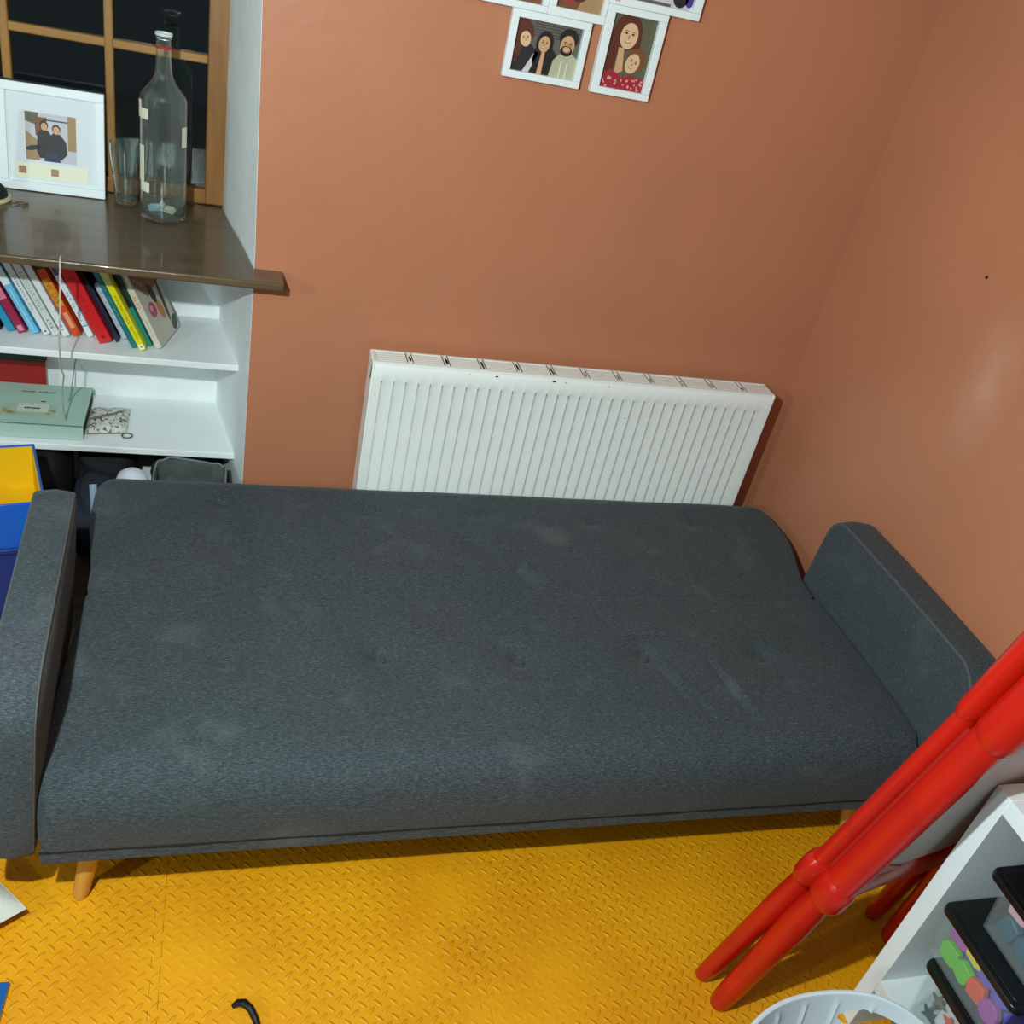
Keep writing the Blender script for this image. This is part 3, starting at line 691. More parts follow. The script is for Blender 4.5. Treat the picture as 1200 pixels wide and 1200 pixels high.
book(-.905, .020, .21, .15, (36, 140, 178), 'teal blue book second from the left end of the row', yf=.225, marks=solid((40, 60, 110), .45, 1))
book(-.876, .022, .235, .15, (150, 34, 72), 'crimson book beside the teal blue one', yf=.22, marks=solid((206, 120, 150), .42, .60) + solid((120, 90, 120), .62, 1) + solid((220, 130, 160), .02, .09, .2, .8))
book(-.846, .020, .24, .16, (104, 186, 222), 'book with a sky blue lower spine and white upper spine', yf=.222, marks=solid((218, 226, 226), .60, 1) + solid((160, 215, 235), .05, .55, .4, .55))
book(-.820, .017, .245, .16, (216, 222, 222), 'thin white book with dark title, right of the sky blue spine', yf=.222, marks=letters((90, 96, 100), .30, .72, 14, .35, .65, 4) + solid((60, 62, 66), .03, .05, .35, .65))
book(-.795, .020, .25, .16, (206, 212, 206), 'off white book with pale grey print, mid row', yf=.222, marks=letters((150, 160, 150), .30, .75, 13, .3, .7, 5) + letters((90, 100, 120), .08, .2, 3, .3, .7, 9))
book(-.771, .018, .24, .16, (220, 224, 224), 'plain white book directly left of the orange one', yf=.222, marks=letters((110, 124, 150), .06, .2, 3, .3, .7, 6))
o, T = book(-.742, .023, .235, .16, (206, 74, 20), 'orange book with big yellow capital letters on its spine', yf=.228, marks=solid((210, 150, 30), .38, .72, .06, .94) + solid((226, 150, 120), .10, .30, .25, .75) + solid((40, 26, 20), .84, 1))
def spine_text(txt, T, o, th, size, u, v, rgb):
    cu = bpy.data.curves.new('t', 'FONT'); cu.body = txt; cu.size = size; cu.align_x = 'CENTER'; cu.align_y = 'CENTER'
    to = bpy.data.objects.new('t', cu); COL.objects.link(to); bpy.context.view_layer.update()
    me = bpy.data.meshes.new_from_object(to.evaluated_get(bpy.context.evaluated_depsgraph_get())); bpy.data.objects.remove(to)
    # text reads downwards along the spine
    X = T @ Matrix.Translation((u, -.0008, v)) @ Matrix.Rotation(R(90), 4, 'X') @ Matrix.Rotation(R(-90), 4, 'Z')
    me.transform(X); me.materials.clear(); me.materials.append(mat('ink_%02x%02x%02x' % rgb, rgb, .5))
    q = bpy.data.objects.new('spine_title', me); COL.objects.link(q); q.parent = o; q.matrix_parent_inverse = o.matrix_world.inverted()
spine_text('NE DA', T, o, .023, .022, -.0115, .131, (190, 60, 16))
book(-.713, .016, .235, .16, (222, 228, 232), 'slim white book with pale blue print between orange and red books', yf=.232, marks=letters((120, 150, 190), .16, .58, 12, .3, .7, 7) + solid((60, 170, 150), .135, .15) + solid((90, 80, 100), .78, .90, .1, .9))
book(-.659, .034, .245, .18, (206, 26, 32), 'thick bright red book standing forward of its neighbours', yf=.196, marks=letters((130, 14, 20), .38, .80, 10, .42, .58, 8) + [(.38, .62, .05, .085, mat('ink_780c14', (120, 12, 20), .5))])
book(-.647, .010, .21, .16, (34, 32, 52), 'thin dark navy book pressed against the red one', yf=.215, marks=())
book(-.622, .019, .168, .15, (196, 198, 208), 'short pale grey book behind the green ones', yf=.238, marks=letters((150, 156, 176), .2, .9, 14, .3, .7, 11))
book(-.597, .015, .24, .17, (22, 112, 116), 'slim teal green book left of the yellow one', yf=.185, marks=letters((120, 180, 180), .3, .95, 22, .4, .6, 12))
o, T = book(-.573, .018, .245, .17, (226, 216, 20), 'bright yellow book with dark lettering down its spine', yf=.172, marks=letters((90, 80, 10), .14, .68, 22, .34, .66, 13) + solid((236, 236, 210), .015, .075, .12, .88) + solid((90, 60, 20), .035, .055, .4, .6) + solid((206, 210, 120), .80, .97))
book(-.560, .012, .24, .17, (26, 138, 120), 'thin green book between the yellow book and the cookbook', yf=.205, marks=solid((16, 20, 18), .5, 1))
def cook(T, o, h, d):
    b = MB(); F_ = lambda u, v, q: T @ Vector((.0006 + q * .0002, u * d, v * h))
    GRN = mat('cover_dark_green', (44, 48, 34), .4); PKN = mat('cover_pink', (196, 70, 104), .4); ORG = mat('cover_orange', (206, 120, 70), .4); BG = mat('cover_cream', (200, 192, 176), .4); TAB = mat('cover_tan', (150, 104, 60), .4)
    pol(b, [(.02, .02), (.98, .02), (.98, .98), (.02, .98)], 0, BG, F_)
    pol(b, [(.35, .55), (.98, .62), (.98, .98), (.02, .98), (.05, .75)], 1, TAB, F_)
    ell(b, .30, .40, .14, .09, 3, PKN, F_); ell(b, .27, .42, .06, .04, 4, PNK, F_); ell(b, .58, .33, .10, .12, 2, ORG, F_, 30); ell(b, .52, .55, .09, .13, 3, GRN, F_, 20); ell(b, .80, .40, .05, .26, 3, GRN, F_, -12); ell(b, .86, .10, .14, .07, 3, GRN, F_, 20)
    for k, (u, v) in enumerate(((.12, .80), (.20, .76), (.28, .72))): ell(b, u, v, .045, .03, 4, ORG, F_); ell(b, u, v, .02, .012, 5, BG, F_)
    b.build('cover_picture', None, o, smooth=False)
book(-.533, .018, .235, .165, (208, 200, 184), 'cream cookbook with a food picture on its cover, right end of the row', yf=.190, yaw=-14, lean=26, marks=letters((216, 130, 60), .46, .66, 5, .25, .75, 14) + letters((150, 150, 140), .12, .36, 10, .4, .6, 15), cover=cook)

# books lying under the shelf, mint box
b = empty('book', (-1.0, .33, .297))
def flat_book(x0, x1, y0, y1, z, th, rgb, lab, grp):
    o = empty('book', ((x0 + x1) / 2, (y0 + y1) / 2, z)); tag(o, lab, 'book', grp); c = .002; cm = mat('cover_%02x%02x%02x' % rgb, rgb, .5, .08, 20)
    b = MB(); b.box((x0, y0, z), (x1, y1, z + c)); b.box((x0, y0, z + th - c), (x1, y1, z + th)); b.box((x0, y0, z + c), (x1, y0 + c, z + th - c)); b.build('cover', cm, o, bevel=.0006)
    B((x0 + .003, y0 + c, z + c), (x1 - .003, y1 - .003, z + th - c)).build('pages', PAPER, o); return o
bpy.data.objects.remove(b)
# mint box file
mb = empty('keepsake_box', (-.90, .29, .297)); tag(mb, 'mint green keepsake box with a cream label lying on the lower shelf', 'box')
MINT = mat('mint_card', (172, 200, 186), .5, .03)
x0, x1, y0, y1, z0, z1 = -1.10, -.744, .160, .400, .2975, .343
b = MB(); b.box((x0, y0 + .006, z0), (x1 - .003, y1, z1 - .003)); b.build('box_body', mat('mint_card_side', (160, 188, 184), .5), mb, bevel=.001)
b = MB(); b.box((x0, y0, z1 - .003), (x1, y1, z1)); b.box((x0, y0, z0 + .002), (x1, y0 + .005, z1)); b.build('lid', MINT, mb, bevel=.0012)
B((x1 - .0035, y0 + .012, z0 + .003), (x1 - .0015, y1 - .004, z1 - .005)).build('dark_edge', BLACKM, mb)
FM = lambda u, v, h: (u, v, z1 + .0005 + h * .0003)
b = MB(); GOLD = mat('gold_print', (170, 150, 80), .5); INK = mat('grey_ink', (96, 108, 100), .7); CRM = mat('pale_label', (206, 210, 196), .6)
pol(b, [(-.965, .205), (-.825, .205), (-.825, .275), (-.965, .275)], 1, mat('ribbon_print', (168, 190, 170), .6), FM); pol(b, [(-.925, .228), (-.845, .228), (-.845, .276), (-.925, .276)], 2, CRM, FM)
rr = random.Random(2)
x = -.907
while x < -.872: w_ = rr.uniform(.003, .006); pol(b, [(x, .246), (x + w_, .246), (x + w_, .254), (x, .254)], 3, mat('dark_ink', (40, 44, 44), .6), FM); x += w_ + .001
for cx, cy, rx, ry in ((-.948, .224, .014, .007), (-.935, .216, .012, .005), (-.955, .236, .008, .004), (-.832, .238, .009, .006), (-.842, .222, .008, .004)): ell(b, cx, cy, rx, ry, 3, GOLD, FM)
x = -.93
while x < -.845:
    w_ = rr.uniform(.003, .009)
    if not (-.895 < x < -.885): pol(b, [(x, .345), (x + w_, .347), (x + w_, .352), (x, .350 + rr.uniform(0, .004))], 1, INK, FM)
    x += w_ + .0015
ell(b, -.865, .292, .008, .004, 2, INK, FM)
b.build('printed_label', None, mb, smooth=False)
flat_book(-1.10, -.872, .402, .4455, .2975, .117, (150, 20, 22), 'dark red book lying behind the mint box', 'books behind the mint box')
flat_book(-1.10, -.874, .402, .4455, .415, .017, (24, 56, 30), 'dark green book lying on top of the red one', 'books behind the mint box')
# patterned coaster with ring
kc = empty('patterned_pouch', (-.69, .28, .297)); tag(kc, 'small white pouch with brown floral pattern beside the mint box', 'pouch')
def pouchmat():
    m = bpy.data.materials.new('brown_floral_print'); m.use_nodes = True; nt = m.node_tree; b = nt.nodes['Principled BSDF']; b.inputs['Roughness'].default_value = .8
    tc = nt.nodes.new('ShaderNodeTexCoord'); nz = nt.nodes.new('ShaderNodeTexNoise'); nz.inputs['Scale'].default_value = 55; nz.inputs['Detail'].default_value = 3; nz.inputs['Distortion'].default_value = 1.5
    rp = nt.nodes.new('ShaderNodeValToRGB'); rp.color_ramp.elements[0].position = .40; rp.color_ramp.elements[1].position = .47
    rp.color_ramp.elements[0].color = lin((110, 92, 76)); rp.color_ramp.elements[1].color = lin((214, 216, 206))
    nt.links.new(tc.outputs['Object'], nz.inputs[0]); nt.links.new(nz.outputs[0], rp.inputs[0]); nt.links.new(rp.outputs[0], b.inputs['Base Color']); return m
b = MB(); rows = []
for i in range(13):
    r = []
    for j in range(11):
        u, v = i / 12, j / 10; e = (min(u, 1 - u, v, 1 - v) * 8); e = min(1, e)
        r.append((-.745 + .110 * u, .200 + .150 * v + .012 * u, .2975 + .002 + .013 * math.sqrt(e) + .0015 * math.sin(u * 14 + v * 5)))
    rows.append(r)
b.grid(rows); b.grid([[(x, y, .2975) for x, y, z in r] for r in rows], flip=True); b.build('pouch_body', pouchmat(), kc)
b = MB(); b.tube([(-.745, .262, .3115), (-.72, .270, .3165), (-.695, .285, .3165), (-.675, .300, .3155), (-.66, .318, .314), (-.645, .332, .311)], [.003, .005, .006, .005, .003, .002], n=8, sx=.35); b.build('printed_branch', mat('taupe_print', (128, 112, 96), .8), kc)
b = MB(); b.tube([(-.74, .198, .300), (-.65, .212, .300), (-.632, .214, .300)] + [(-.632 + .014 * math.sin(R(a)), .200 + .014 * math.cos(R(a)), .300) for a in range(0, 340, 20)], .0022, n=8)
o = b.build('metal_hook', mat('dull_metal', (120, 116, 104), .4, metal=.6)); tag(o, 'thin metal skewer with a curled ring end lying beside the patterned pouch', 'skewer')

# cable from the sill
b = MB(); b.tube([(-.74, -.070, .9248), (-.739, -.088, .9248), (-.7385, -.0965, .920), (-.739, -.098, .90), (-.744, -.096, .80), (-.752, -.085, .72), (-.760, -.03, .62), (-.772, .08, .54), (-.785, .125, .48), (-.79, .15, .40), (-.792, .19, .3455), (-.80, .23, .3455)], .0019, n=8)
o = b.build('cable', mat('white_cable', (196, 190, 186), .5)); tag(o, 'thin white cable hanging from the sill past the books to the mint box', 'cable')
b = MB(); b.tube([(-.80, .30, .345), (-.7985, .33, .346), (-.798, .36, .36), (-.797, .40, .385), (-.796, .44, .41), (-.796, .4440, .46), (-.796, .4440, .545)], .0016, n=8)
o = b.build('cable', mat('grey_cable', (130, 140, 140), .5)); tag(o, 'short grey cable rising behind the mint box to the shelf above', 'cable')

# ------------------------------------------------------------------ things in the bottom of the alcove
def blob(name, c, s, m, lab, cat, seed=1, amp=.12, parts=None, rz=0):
    b = MB(); rows = []; rg = random.Random(seed); ph = [rg.uniform(0, 6) for _ in range(6)]
    nu, nv = 40, 24
    for i in range(nv + 1):
        th = math.pi * i / nv; r = []
        for k in range(nu + 1):
            a = 2 * math.pi * k / nu; x, y, z = math.sin(th) * math.cos(a), math.sin(th) * math.sin(a), math.cos(th)
            q = 1 + amp * (math.sin(3 * x + ph[0]) * math.sin(4 * y + ph[1]) + .6 * math.sin(7 * z + 5 * x + ph[2]) + .4 * math.sin(9 * y - 6 * z + ph[3]) * math.sin(8 * x))
            f = lambda t: math.copysign(abs(t) ** .62, t)
            X, Y, Z = f(x) * q * s[0], f(y) * q * s[1], f(z) * q * s[2]
            X, Y = X * math.cos(rz) - Y * math.sin(rz), X * math.sin(rz) + Y * math.cos(rz)
            r.append((c[0] + X, c[1] + Y, max(.001, c[2] + Z)))
        rows.append(r)
    b.grid(rows); o = b.build(name, m)
    bm = bmesh.new(); bm.from_mesh(o.data); bmesh.ops.remove_doubles(bm, verts=bm.verts, dist=1e-5); bm.to_mesh(o.data); bm.free()
    return tag(o, lab, cat)
GREYB = mat('grey_canvas', (78, 84, 82), .9, .15, 12, .002, 50); NAVY = mat('navy_cloth', (26, 32, 46), .85, .2, 8, .003, 30)
OLIV = mat('olive_black_cloth', (44, 48, 46), .9, .3, 8, .003, 30)
blob('dark_blanket', (-.872, .24, .13), (.075, .17, .125), BLACKM, 'black folded blanket in the alcove behind the blue bins', 'blanket', 12, .05)
# open topped grey canvas bag at the right
cb = empty('canvas_bag', (-.47, .03, 0)); tag(cb, 'grey canvas bag slumped in the alcove below the shelves, at the right', 'bag')
def bagwall(x0, x1, y0, y1, zt, m, par, seed):
    b = MB(); rg = random.Random(seed); rows = []; N_ = 48
    for j, (zz, k) in enumerate(((0.001, 1), (.05, 1.03), (zt * .5, 1.04), (zt * .85, 1.0), (zt, .98), (zt - .004, .95), (zt * .8, .93), (zt * .75, 0.3))):
        r = []
        for i in range(N_ + 1):
            a = 2 * math.pi * i / N_; f = lambda t: math.copysign(abs(t) ** .4, t)
            X = (x0 + x1) / 2 + (x1 - x0) / 2 * f(math.cos(a)) * k; Y = (y0 + y1) / 2 + (y1 - y0) / 2 * f(math.sin(a)) * k
            r.append((X + .004 * math.sin(7 * a + j), Y + .003 * math.sin(5 * a + 2 * j), zz + (.006 * math.sin(3 * a + seed) + .004 * math.sin(8 * a) if j > 2 else 0)))
        rows.append(r)
    b.grid(rows); return b.build('bag_body', m, par)
bagwall(-.55, -.352, -.035, .120, .272, GREYB, cb, 2)
b = MB(); N_ = 48
f = lambda t: math.copysign(abs(t) ** .4, t)
b.tube([(-.451 + .099 * .985 * f(math.cos(2 * math.pi * i / N_)), .0425 + .0775 * .985 * f(math.sin(2 * math.pi * i / N_)),   .275 + .006 * math.sin(3 * 2 * math.pi * i / N_ + 2) + .004 * math.sin(16 * math.pi * i / N_)) for i in range(N_ + 1)], .003, n=6); b.build('trim', mat('pale_grey_trim', (110, 122, 120), .8), cb)
blob('folded_jacket', (-.46, .285, .11), (.11, .11, .10), OLIV, 'dark olive folded cloth behind the grey canvas bag', 'cloth', 4)
blob('backpack', (-.685, .06, .115), (.085, .115, .105), NAVY, 'navy backpack below the shelves, between the blue bin and the canvas bag', 'backpack', 6, .08)
blob('dark_holdall', (-.70, .325, .11), (.085, .090, .100), BLACKM, 'black holdall at the back of the alcove behind the navy backpack', 'bag', 9, .08)
b = MB(); b.lathe([(.001, .0), (.025, .001), (.040, .012), (.046, .035), (.044, .055), (.036, .075), (.018, .088), (.001, .091)], (-.602, .01, .212), n=32)
o = b.build('white_ball', mat('white_ball_plastic', (212, 216, 228), .5)); tag(o, 'round white ball peeping up behind the back of the sofa bed', 'ball')
b = MB(); b.tube([(-.688, -.10, .0), (-.688, -.10, .30), (-.690, -.09, .315)], .010, n=12); o = b.build('plastic_tube', mat('clear_blue_plastic', (150, 170, 190), .2)); tag(o, 'pale plastic tube standing in the gap behind the left armrest', 'tube')

# stacked blue bins at the left
def bin_(c, w_, d_, h_, z0, yaw, lab, inner, outer, rimm, drop=.0):
    o = empty('storage_bin', (c[0], c[1], z0), yaw); tag(o, lab, 'bin', 'stacked blue and yellow storage bins')
    T = Matrix.Translation((c[0], c[1], z0)) @ Matrix.Rotation(yaw, 4, 'Z'); t = .006
    b = MB(); b.box((-w_ / 2, -d_ / 2, 0), (w_ / 2, d_ / 2, t), None, T)
    b.box((-w_ / 2, -d_ / 2, t), (w_ / 2, -d_ / 2 + t, h_ - drop), None, T); b.box((-w_ / 2, d_ / 2 - t, t), (w_ / 2, d_ / 2, h_), None, T)
    b.prism([(-d_ / 2 + t, t), (d_ / 2 - t, t), (d_ / 2 - t, h_), (-d_ / 2 + .05, h_), (-d_ / 2 + t, h_ - drop)], w_ / 2 - t, w_ / 2, T=T, axis='x')
    b.prism([(-d_ / 2 + t, t), (d_ / 2 - t, t), (d_ / 2 - t, h_), (-d_ / 2 + .05, h_), (-d_ / 2 + t, h_ - drop)], -w_ / 2, -w_ / 2 + t, T=T, axis='x')
    b.build('bin_shell', outer, o, bevel=.002)
    b = MB(); b.box((-w_ / 2 + t, -d_ / 2 + t, t), (w_ / 2 - t, d_ / 2 - t, t + .003), None, T); b.box((-w_ / 2 + t, d_ / 2 - t - .003, t), (w_ / 2 - t, d_ / 2 - t, h_ - .004), None, T)
    b.box((w_ / 2 - t - .003, -d_ / 2 + t, t), (w_ / 2 - t, d_ / 2 - t, h_ - drop - .008), None, T); b.box((-w_ / 2 + t, -d_ / 2 + t, t), (-w_ / 2 + t + .003, d_ / 2 - t, h_ - drop - .008), None, T); b.build('lining', inner, o)
    b = MB(); b.box((-w_ / 2 - .004, -d_ / 2 - .010, -.001), (w_ / 2 + .004, -d_ / 2, .012), None, T); b.build('front_lip', rimm, o, bevel=.002)
    return o
ya = R(14)
bin_((-.925, -.235), .27, .27, .135, .285, ya, 'upper blue plastic bin with a yellow inside, left of the armrest', YEL, BLUE, BLUED)
bin_((-.925, -.235), .27, .27, .280, .001, ya, 'lower dark blue bin with a yellow inside, under the bright blue one', YEL, BLUED, YEL)

# ------------------------------------------------------------------ red easel
yaw = R(11); EO = Vector((.650, -1.447, 0)); lean_e = R(7.4)
U = Vector((math.cos(yaw), math.sin(yaw), 0)); V = Vector((-math.sin(yaw), math.cos(yaw), 0))
Wv = (Vector((0, 0, 1)) * math.cos(lean_e) - V * math.sin(lean_e)).normalized()
NV = U.cross(Wv)  # points to -y-ish
if NV.y > 0: NV = -NV
EW = .50
def EP(u, h, n_):
    u = u + (EW / 2 - u) / (EW / 2) * .12 * h
    return EO + U * u + Wv * h + NV * n_
ea = empty('toy_easel', EO); tag(ea, 'red plastic folded childs easel with a whiteboard, leaning against the white cube unit', 'easel')
def rail(u, side, name='leg'):
    # side +1 near (towards camera), -1 far
    N_, F_ = .031, .018
    o_ = lambda h: (N_ * .85 if side > 0 else -F_ * 1.05) + side * max(0, .36 - h) * .022
    b = MB(); k = 1.0 if side > 0 else .82
    hs = [0, .008, .025, .08, .20, .32, .375, .41, .44]
    rs = [.015, .0195, .022, .0235, .0255, .0285, .0270, .0240, .0240]
    b.tube([EP(u, h, o_(h)) for h in hs], [q * k for q in rs], n=20, up=NV, sy=1.12 / k)
    b.build(name, RED, ea)
for u in (0.0, EW):
    for s_ in (1, -1): rail(u, s_)
for s_, nm in ((1, 'near_frame'), (-1, 'far_frame')):
    b = MB(); rr_ = .031 if s_ > 0 else .018; of = rr_ * s_; sy_ = .86 if s_ > 0 else 1.42
    for u in (0.0, EW):
        b.tube([EP(u, h, of) for h in (.407, .415, .423, .459, .469, .477)], [rr_ * q * (1.0 if s_ > 0 else 1.32) for q in (.9, 1.05, 1.14, 1.14, 1.05, .9)], n=22, up=NV, sy=sy_ * 1.08)
        b.tube([EP(u, h, of) for h in (.43, .60, .80, .93)], [rr_] * 4, n=24, up=NV, sy=sy_)
        b.tube([EP(u, h, of * k) for h, k in ((.888, 1), (.894, 1.05), (.906, 1.1), (.98, 1.16), (1.08, 1.2), (1.15, 1.15))], [rr_ * q for q in (.98, 1.1, 1.17, 1.22, 1.25, 1.15)], n=22, up=NV, sy=sy_ * 1.1)
    b.tube([EP(u, .446, of) for u in (0, .1, .25, .4, EW)], [.036, .027, .025, .027, .036], n=16, up=NV, sx=.62, sy=1.75)
    b.tube([EP(u, 1.12, of) for u in (0, .1, .25, .4, EW)], .034, n=16, up=NV, sx=.9)
    # gussets where the cross bar meets the rails
    for u0_, sg in ((0.0, 1), (EW, -1)):
        vs = [EP(u0_ + sg * a_, h_, of + d_) for d_ in (-.010, .010) for a_, h_ in ((0, .395), (.20, .44), (.20, .475), (.03, .535), (0, .55))]
        b.add(vs, [(0, 1, 2, 3, 4), (9, 8, 7, 6, 5)] + [(k, (k + 1) % 5, (k + 1) % 5 + 5, k + 5) for k in range(5)])
    b.build(nm, RED, ea)
    b = MB(); vs = [EP(u, h, of + d) for d in (-.006, .006) for (u, h) in ((.015, .46), (EW - .015, .46), (EW - .015, 1.10), (.015, 1.10))]
    b.add(vs, [(0, 1, 2, 3), (7, 6, 5, 4), (0, 4, 5, 1), (1, 5, 6, 2), (2, 6, 7, 3), (3, 7, 4, 0)]); b.build('board', BOARD, ea)
for u in (0, EW):
    b = MB(); b.tube([EP(u, h, .001) for h in (.48, .88)], .012, n=8); b.build('hinge_strip', REDD, ea)

# ------------------------------------------------------------------ white cube unit with boxes
UX, UY0, UY1, UT = .930, -1.526, -1.94, .712
un = empty('cube_shelf_unit', (1.14, -1.72, 0)); tag(un, 'white open cube shelf unit at the lower right, holding lidded boxes', 'shelf unit')
t = .035
B((UX, UY0 - t, 0), (XR - .004, UY0, UT)).build('side_panel', UNITW, un, bevel=.001)
B((UX, UY1, 0), (XR - .004, UY1 + t, UT)).build('side_panel', UNITW, un, bevel=.001)
B((UX, UY1 + t, UT - t), (XR - .004, UY0 - t, UT)).build('top_panel', UNITW, un, bevel=.001)
B((UX, UY1 + t, .130), (XR - .004, UY0 - t, .165)).build('bottom_panel', UNITW, un, bevel=.001)
B((XR - .012, UY1 + t, .06), (XR - .006, UY0 - t, UT - t)).build('back_panel', UNITW, un)
def lidbox(xf, ya_, yb_, z0, h, lab, fill, d=.29, lip=.010, lidh=.016, grp='clear boxes with black lids'):
    o = empty('storage_box', ((xf + d / 2), (ya_ + yb_) / 2, z0)); tag(o, lab, 'box', grp)
    x0, x1, y0, y1 = xf + lip, xf + d - lip, ya_ + lip, yb_ - lip; t = .0025; tp = .010
    def ring(z, i):
        return [(x0 + i, y0 + i, z), (x1 - i, y0 + i, z), (x1 - i, y1 - i, z), (x0 + i, y1 - i, z)]
    b = MB(); vs = ring(z0, tp) + ring(z0 + h - lidh, 0) + ring(z0 + h - lidh, t) + ring(z0 + t, tp + t)
    fs = [(3, 2, 1, 0)]
    for a, c_ in ((0, 4), (4, 8), (8, 12)):
        for k in range(4): fs.append((a + k, a + (k + 1) % 4, c_ + (k + 1) % 4, c_ + k))
    fs.append((12, 13, 14, 15)); b.add(vs, fs); b.build('clear_tub', CLEAR, o, bevel=.004, seg=2)
    def rr(i, r=.018):
        P = []
        for cx, cy, a0 in ((x1 + lip - i - r, y1 + lip - i - r, 0), (x0 - lip + i + r, y1 + lip - i - r, 90), (x0 - lip + i + r, y0 - lip + i + r, 180), (x1 + lip - i - r, y0 - lip + i + r, 270)):
            P += [(cx + r * math.cos(R(a0 + 15 * k)), cy + r * math.sin(R(a0 + 15 * k))) for k in range(7)]
        return P
    b = MB(); b.prism(rr(0), z0 + h - lidh, z0 + h - .002); lo = b.build('lid', BLACK, o, bevel=.002)
    b = MB(); b.prism(rr(.012, .014), z0 + h - .002, z0 + h); b.build('lid_step', BLACK, lo, bevel=.001)
    # contents
    rg = random.Random(sum(map(ord, lab)))
    b = MB()
    s_ = fill[2]; zlo, zhi = z0 + t + .005, z0 + h - lidh - .003; prev = None
    def slot(n_): return [zlo + (zhi - zlo) * (i + .5) / n_ for i in range(n_)]
    nz_ = max(2, round((zhi - zlo) / (s_ * 1.25))); zz = slot(nz_); hs_ = (zhi - zlo) / nz_ / 2
    ny_ = max(2, round((y1 - y0 - 2 * tp) / (s_ * 1.35))); nx_ = max(2, round((x1 - x0 - 2 * tp) / (s_ * 1.5)))
    cells_ = [('f', x0 + tp + .0125, y0 + tp + .009 + (y1 - y0 - 2 * tp - .018) * (j + .5) / ny_, z, i) for j in range(ny_) for i, z in enumerate(zz)]
    cells_ += [('l', x0 + tp + .030 + (x1 - x0 - 2 * tp - .05) * (j + .5) / nx_, y1 - tp - .0125, z, i) for j in range(nx_) for i, z in enumerate(zz)]
    for fc, x, y, z, i in cells_:
        pal = fill[0][i % len(fill[0])] if isinstance(fill[0][0], list) else fill[0]
        m = rg.choice([q for q in pal if q != prev] or pal); prev = m
        x += rg.uniform(0, .006); z = min(zhi - hs_ * .8, max(zlo + hs_ * .8, z + rg.uniform(-.004, .004)))
        a_ = s_ * rg.uniform(.58, .70); c_ = hs_ * rg.uniform(.85, .99); w_ = .007
        T = Matrix.Translation((x, y, z)) @ (Matrix.Identity(4) if fc == 'f' else Matrix.Rotation(R(90), 4, 'Z')) @ Matrix.Rotation(rg.uniform(-.3, .3), 4, 'X')
        if fill[3] == 'leaf': P = [(-a_, 0), (-.2 * a_, .5 * c_), (0, c_), (.3 * a_, .35 * c_), (a_, .3 * c_), (.35 * a_, -.2 * c_), (.5 * a_, -.9 * c_), (-.1 * a_, -.35 * c_)]; w_ = .003
        elif rg.random() < .5: P = [(a_ * math.cos(R(30 * q)), c_ * math.sin(R(30 * q))) for q in range(12)]
        else: P = [(-a_, -.6 * c_), (-.5 * a_, -.9 * c_), (.9 * a_, -.7 * c_), (a_, .5 * c_), (.6 * a_, .9 * c_), (-.8 * a_, .8 * c_)]
        b.prism(P, -w_, w_, m, T, 'x')
    # loose filling behind the pieces
    b.box((x0 + tp + .032, y0 + tp + .006, zlo), (x1 - tp - .006, y1 - tp - .032, zhi - .012), fill[0][0][0] if isinstance(fill[0][0], list) else fill[0][1], None)
    q = b.build(fill[5].replace(' ', '_'), None, bevel=.002)
    tag(q, fill[4], fill[5], None, 'stuff')
    return o
GR = mat('toy_green', (104, 196, 36), .6); PU = mat('toy_lilac', (104, 90, 200), .6); YE = mat('toy_yellow', (236, 214, 30), .6); OR = mat('toy_coral', (236, 86, 50), .6); PI = mat('toy_magenta', (176, 80, 170), .6); BL = mat('toy_blue', (90, 110, 220), .6)
DG = mat('toy_dark_green', (8, 52, 42), .6); WH = mat('toy_white', (220, 224, 226), .6); BK = mat('toy_black', (30, 26, 30), .6); TE = mat('toy_teal', (34, 84, 106), .4); PKK = mat('toy_pink', (226, 170, 180), .5); LE = mat('toy_cream', (220, 200, 130), .5)
lidbox(.937, -1.85, -1.600, .1655, .143, 'lowest clear box with dark green leaf shapes, nearest the floor', ([DG, WH, OR, DG, BK, WH, GRILLB], 46, .030, 'leaf', 'paper leaf shapes inside the lowest clear box', 'craft shapes'), d=.28)
lidbox(.934, -1.775, -1.566, .309, .127, 'middle clear box full of bright foam pieces under a black lid', ([GR, PU, YE, OR, PI, BL, GR, GR, GR], 90, .034, 'round', 'bright green, lilac and yellow foam pieces in the middle box', 'foam pieces'), d=.30)
lidbox(.950, -1.84, -1.588, .4365, .132, 'top clear box with teal and pink bits under a black lid', ([[TE], [TE, TE, PKK], [PKK, LE, PKK]], 80, .034, 'chunk', 'teal and pink fabric scraps in the top clear box', 'fabric scraps'), d=.30, lip=.022)

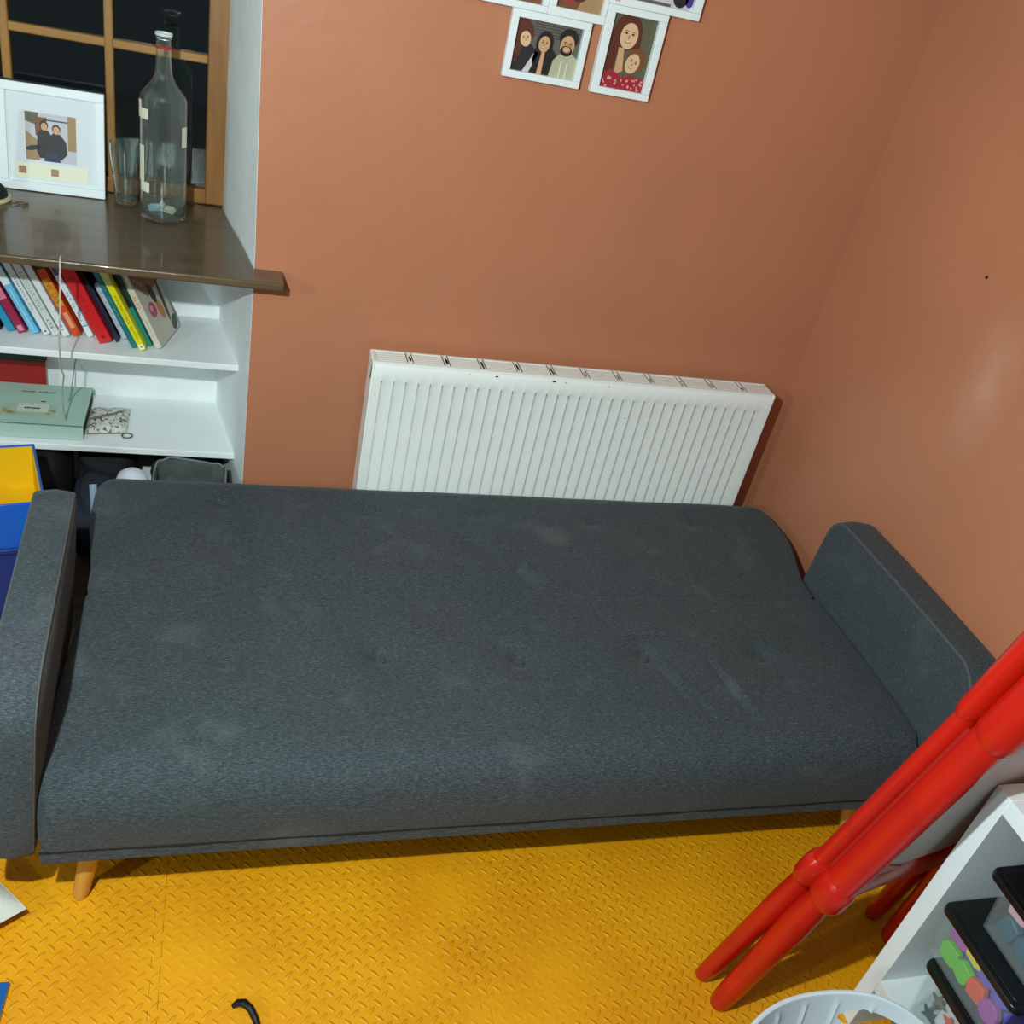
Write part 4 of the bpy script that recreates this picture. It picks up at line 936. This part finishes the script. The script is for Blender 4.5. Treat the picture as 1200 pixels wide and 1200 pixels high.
# ------------------------------------------------------------------ laundry tub
tb = empty('laundry_tub', (.640, -1.885, 0)); tag(tb, 'pale grey ribbed plastic tub with handle hole at the bottom edge', 'tub')
def tub():
    cx, cy = .640, -1.885; RT_ = .235; HT = .325; n_ = 288; ha = R(54); hw = R(24)
    def rimz(a):
        d = abs((a - ha + math.pi) % (2 * math.pi) - math.pi); k = math.exp(-(d / R(24)) ** 2)
        d2 = abs((a - ha - math.pi + math.pi) % (2 * math.pi) - math.pi); k2 = math.exp(-(d2 / R(24)) ** 2)
        return HT + .022 * (k + k2)
    def pt(a, f, off=0): # f 0..1 height fraction
        z = f * rimz(a); r = .165 + (RT_ - .165) * (z / HT) + off
        return (cx + r * math.cos(a), cy + r * math.sin(a), max(z, .002))
    fr_ = [0, .1, .3, .5, .66, .72] + [.74 + .0095 * k for k in range(22)] + [.96, .98, 1]
    b = MB()
    vs = []; idx = {}
    for j, f_ in enumerate(fr_):
        for i in range(n_):
            a = 2 * math.pi * i / n_; g = (i % 12) == 0
            for s_, off in ((0, 0), (1, -.0035)):
                o_ = off + (-.0035 if (g and f_ < .97) else 0)
                idx[(j, i, s_)] = len(vs); vs.append(pt(a, f_, o_))
    fs = []
    def hole(j, i):
        a = 2 * math.pi * (i + .5) / n_
        for hc in (ha, ha + math.pi):
            d = (a - hc + math.pi) % (2 * math.pi) - math.pi; f_ = (fr_[j] + fr_[j + 1]) / 2
            if (d / R(19)) ** 2 + ((f_ - .85) / .075) ** 2 < 1: return True
        return False
    for j in range(len(fr_) - 1):
        for i in range(n_):
            if hole(j, i): continue
            i2 = (i + 1) % n_
            fs.append((idx[j, i, 0], idx[j, i2, 0], idx[j + 1, i2, 0], idx[j + 1, i, 0])); fs.append((idx[j, i, 1], idx[j + 1, i, 1], idx[j + 1, i2, 1], idx[j, i2, 1]))
            for (jj, e0, e1) in ((j - 1, (j, i), (j, i2)), (j + 1, (j + 1, i2), (j + 1, i))):
                if jj < 0 or jj >= len(fr_) - 1 or hole(jj, i): fs.append((idx[e0 + (0,)], idx[e0 + (1,)], idx[e1 + (1,)], idx[e1 + (0,)]))
            for ii, e0, e1 in (((i - 1) % n_, (j, i), (j + 1, i)), (i2, (j, i2), (j + 1, i2))):
                if hole(j, ii): fs.append((idx[e0 + (0,)], idx[e1 + (0,)], idx[e1 + (1,)], idx[e0 + (1,)]))
    fs.append([idx[0, i, 0] for i in range(n_)][::-1])
    b.add(vs, fs); b.build('tub_body', TUBW, tb)
    b = MB(); b.tube([Vector(pt(2 * math.pi * i / 96, 1, .001)) for i in range(97)], .0048, n=8, caps=False); b.build('rim', TUBW, tb)
    def inner(f_): return [pt(2 * math.pi * i / 48, f_, -.012) for i in range(48)]
tub()

# ------------------------------------------------------------------ small floor things
b = MB(); b.tube([(-.315, -1.372, .006), (-.306, -1.369, .012), (-.294, -1.373, .016), (-.283, -1.385, .016), (-.275, -1.402, .013), (-.268, -1.425, .009), (-.262, -1.46, .008)], [.004, .0065, .0075, .007, .0065, .006, .005], n=10, sx=.7)
o = b.build('rubber_strap', BLACK); tag(o, 'curved black rubber strap end lying on the yellow floor', 'strap')
# white cushion
b = MB(); rows = []
for i in range(25):
    r = []
    for j in range(25):
        u, v = i / 24 * 2 - 1, j / 24 * 2 - 1
        e = max(0, (1 - u ** 4) * (1 - v ** 4)) ** .5; pin = 1 - .09 * (1 - abs(u)) * abs(v) - .09 * (1 - abs(v)) * abs(u)
        x, y = u * .20 * pin, v * .20 * pin; a = R(38)
        r.append((-.974 + x * math.cos(a) - y * math.sin(a), -1.120 + x * math.sin(a) + y * math.cos(a), .040 + .040 * e * (1 + .07 * math.sin(u * 9 + v * 4) * math.sin(v * 11))))
    rows.append(r)
b.grid(rows); b.grid([[(x, y, max(.002, .080 - z * .98)) for x, y, z in r] for r in rows], flip=True)
o = b.build('floor_cushion', mat('cream_cotton', (204, 206, 196), .9, .05, 20, .002, 60)); tag(o, 'cream cushion lying on the floor at the left edge, its corner showing', 'cushion')
b = empty('book', (-.80, -1.40, .0)); tag(b, 'blue covered book flat on the floor in the lower left corner', 'book')
T = Matrix.Translation((-.703, -1.285, .0005)) @ Matrix.Rotation(R(-4), 4, 'Z')
B((-.2, -.28, 0), (0, 0, .012), None, T).build('pages', PAPER, b); q = B((-.201, -.281, .012), (.001, .001, .0145), None, T).build('cover', mat('cover_blue', (24, 84, 150), .35), b)
o = B((1.20, -1.30, .0005), (1.30, -1.24, .010), None, None).build('lime_card', mat('lime_yellow', (214, 220, 30), .6), bevel=.002); tag(o, 'lime yellow card on the floor behind the easel crossbar', 'card')
# wall plug hole
b = MB(); b.tube([(XR - .0008, -.555, 1.302), (XR - .0030, -.555, 1.302)], [.004, .0035], n=10); o = b.build('wall_screw', GRILLD); tag(o, 'small dark screw hole plug on the right wall', 'screw')
bpy.context.view_layer.update()
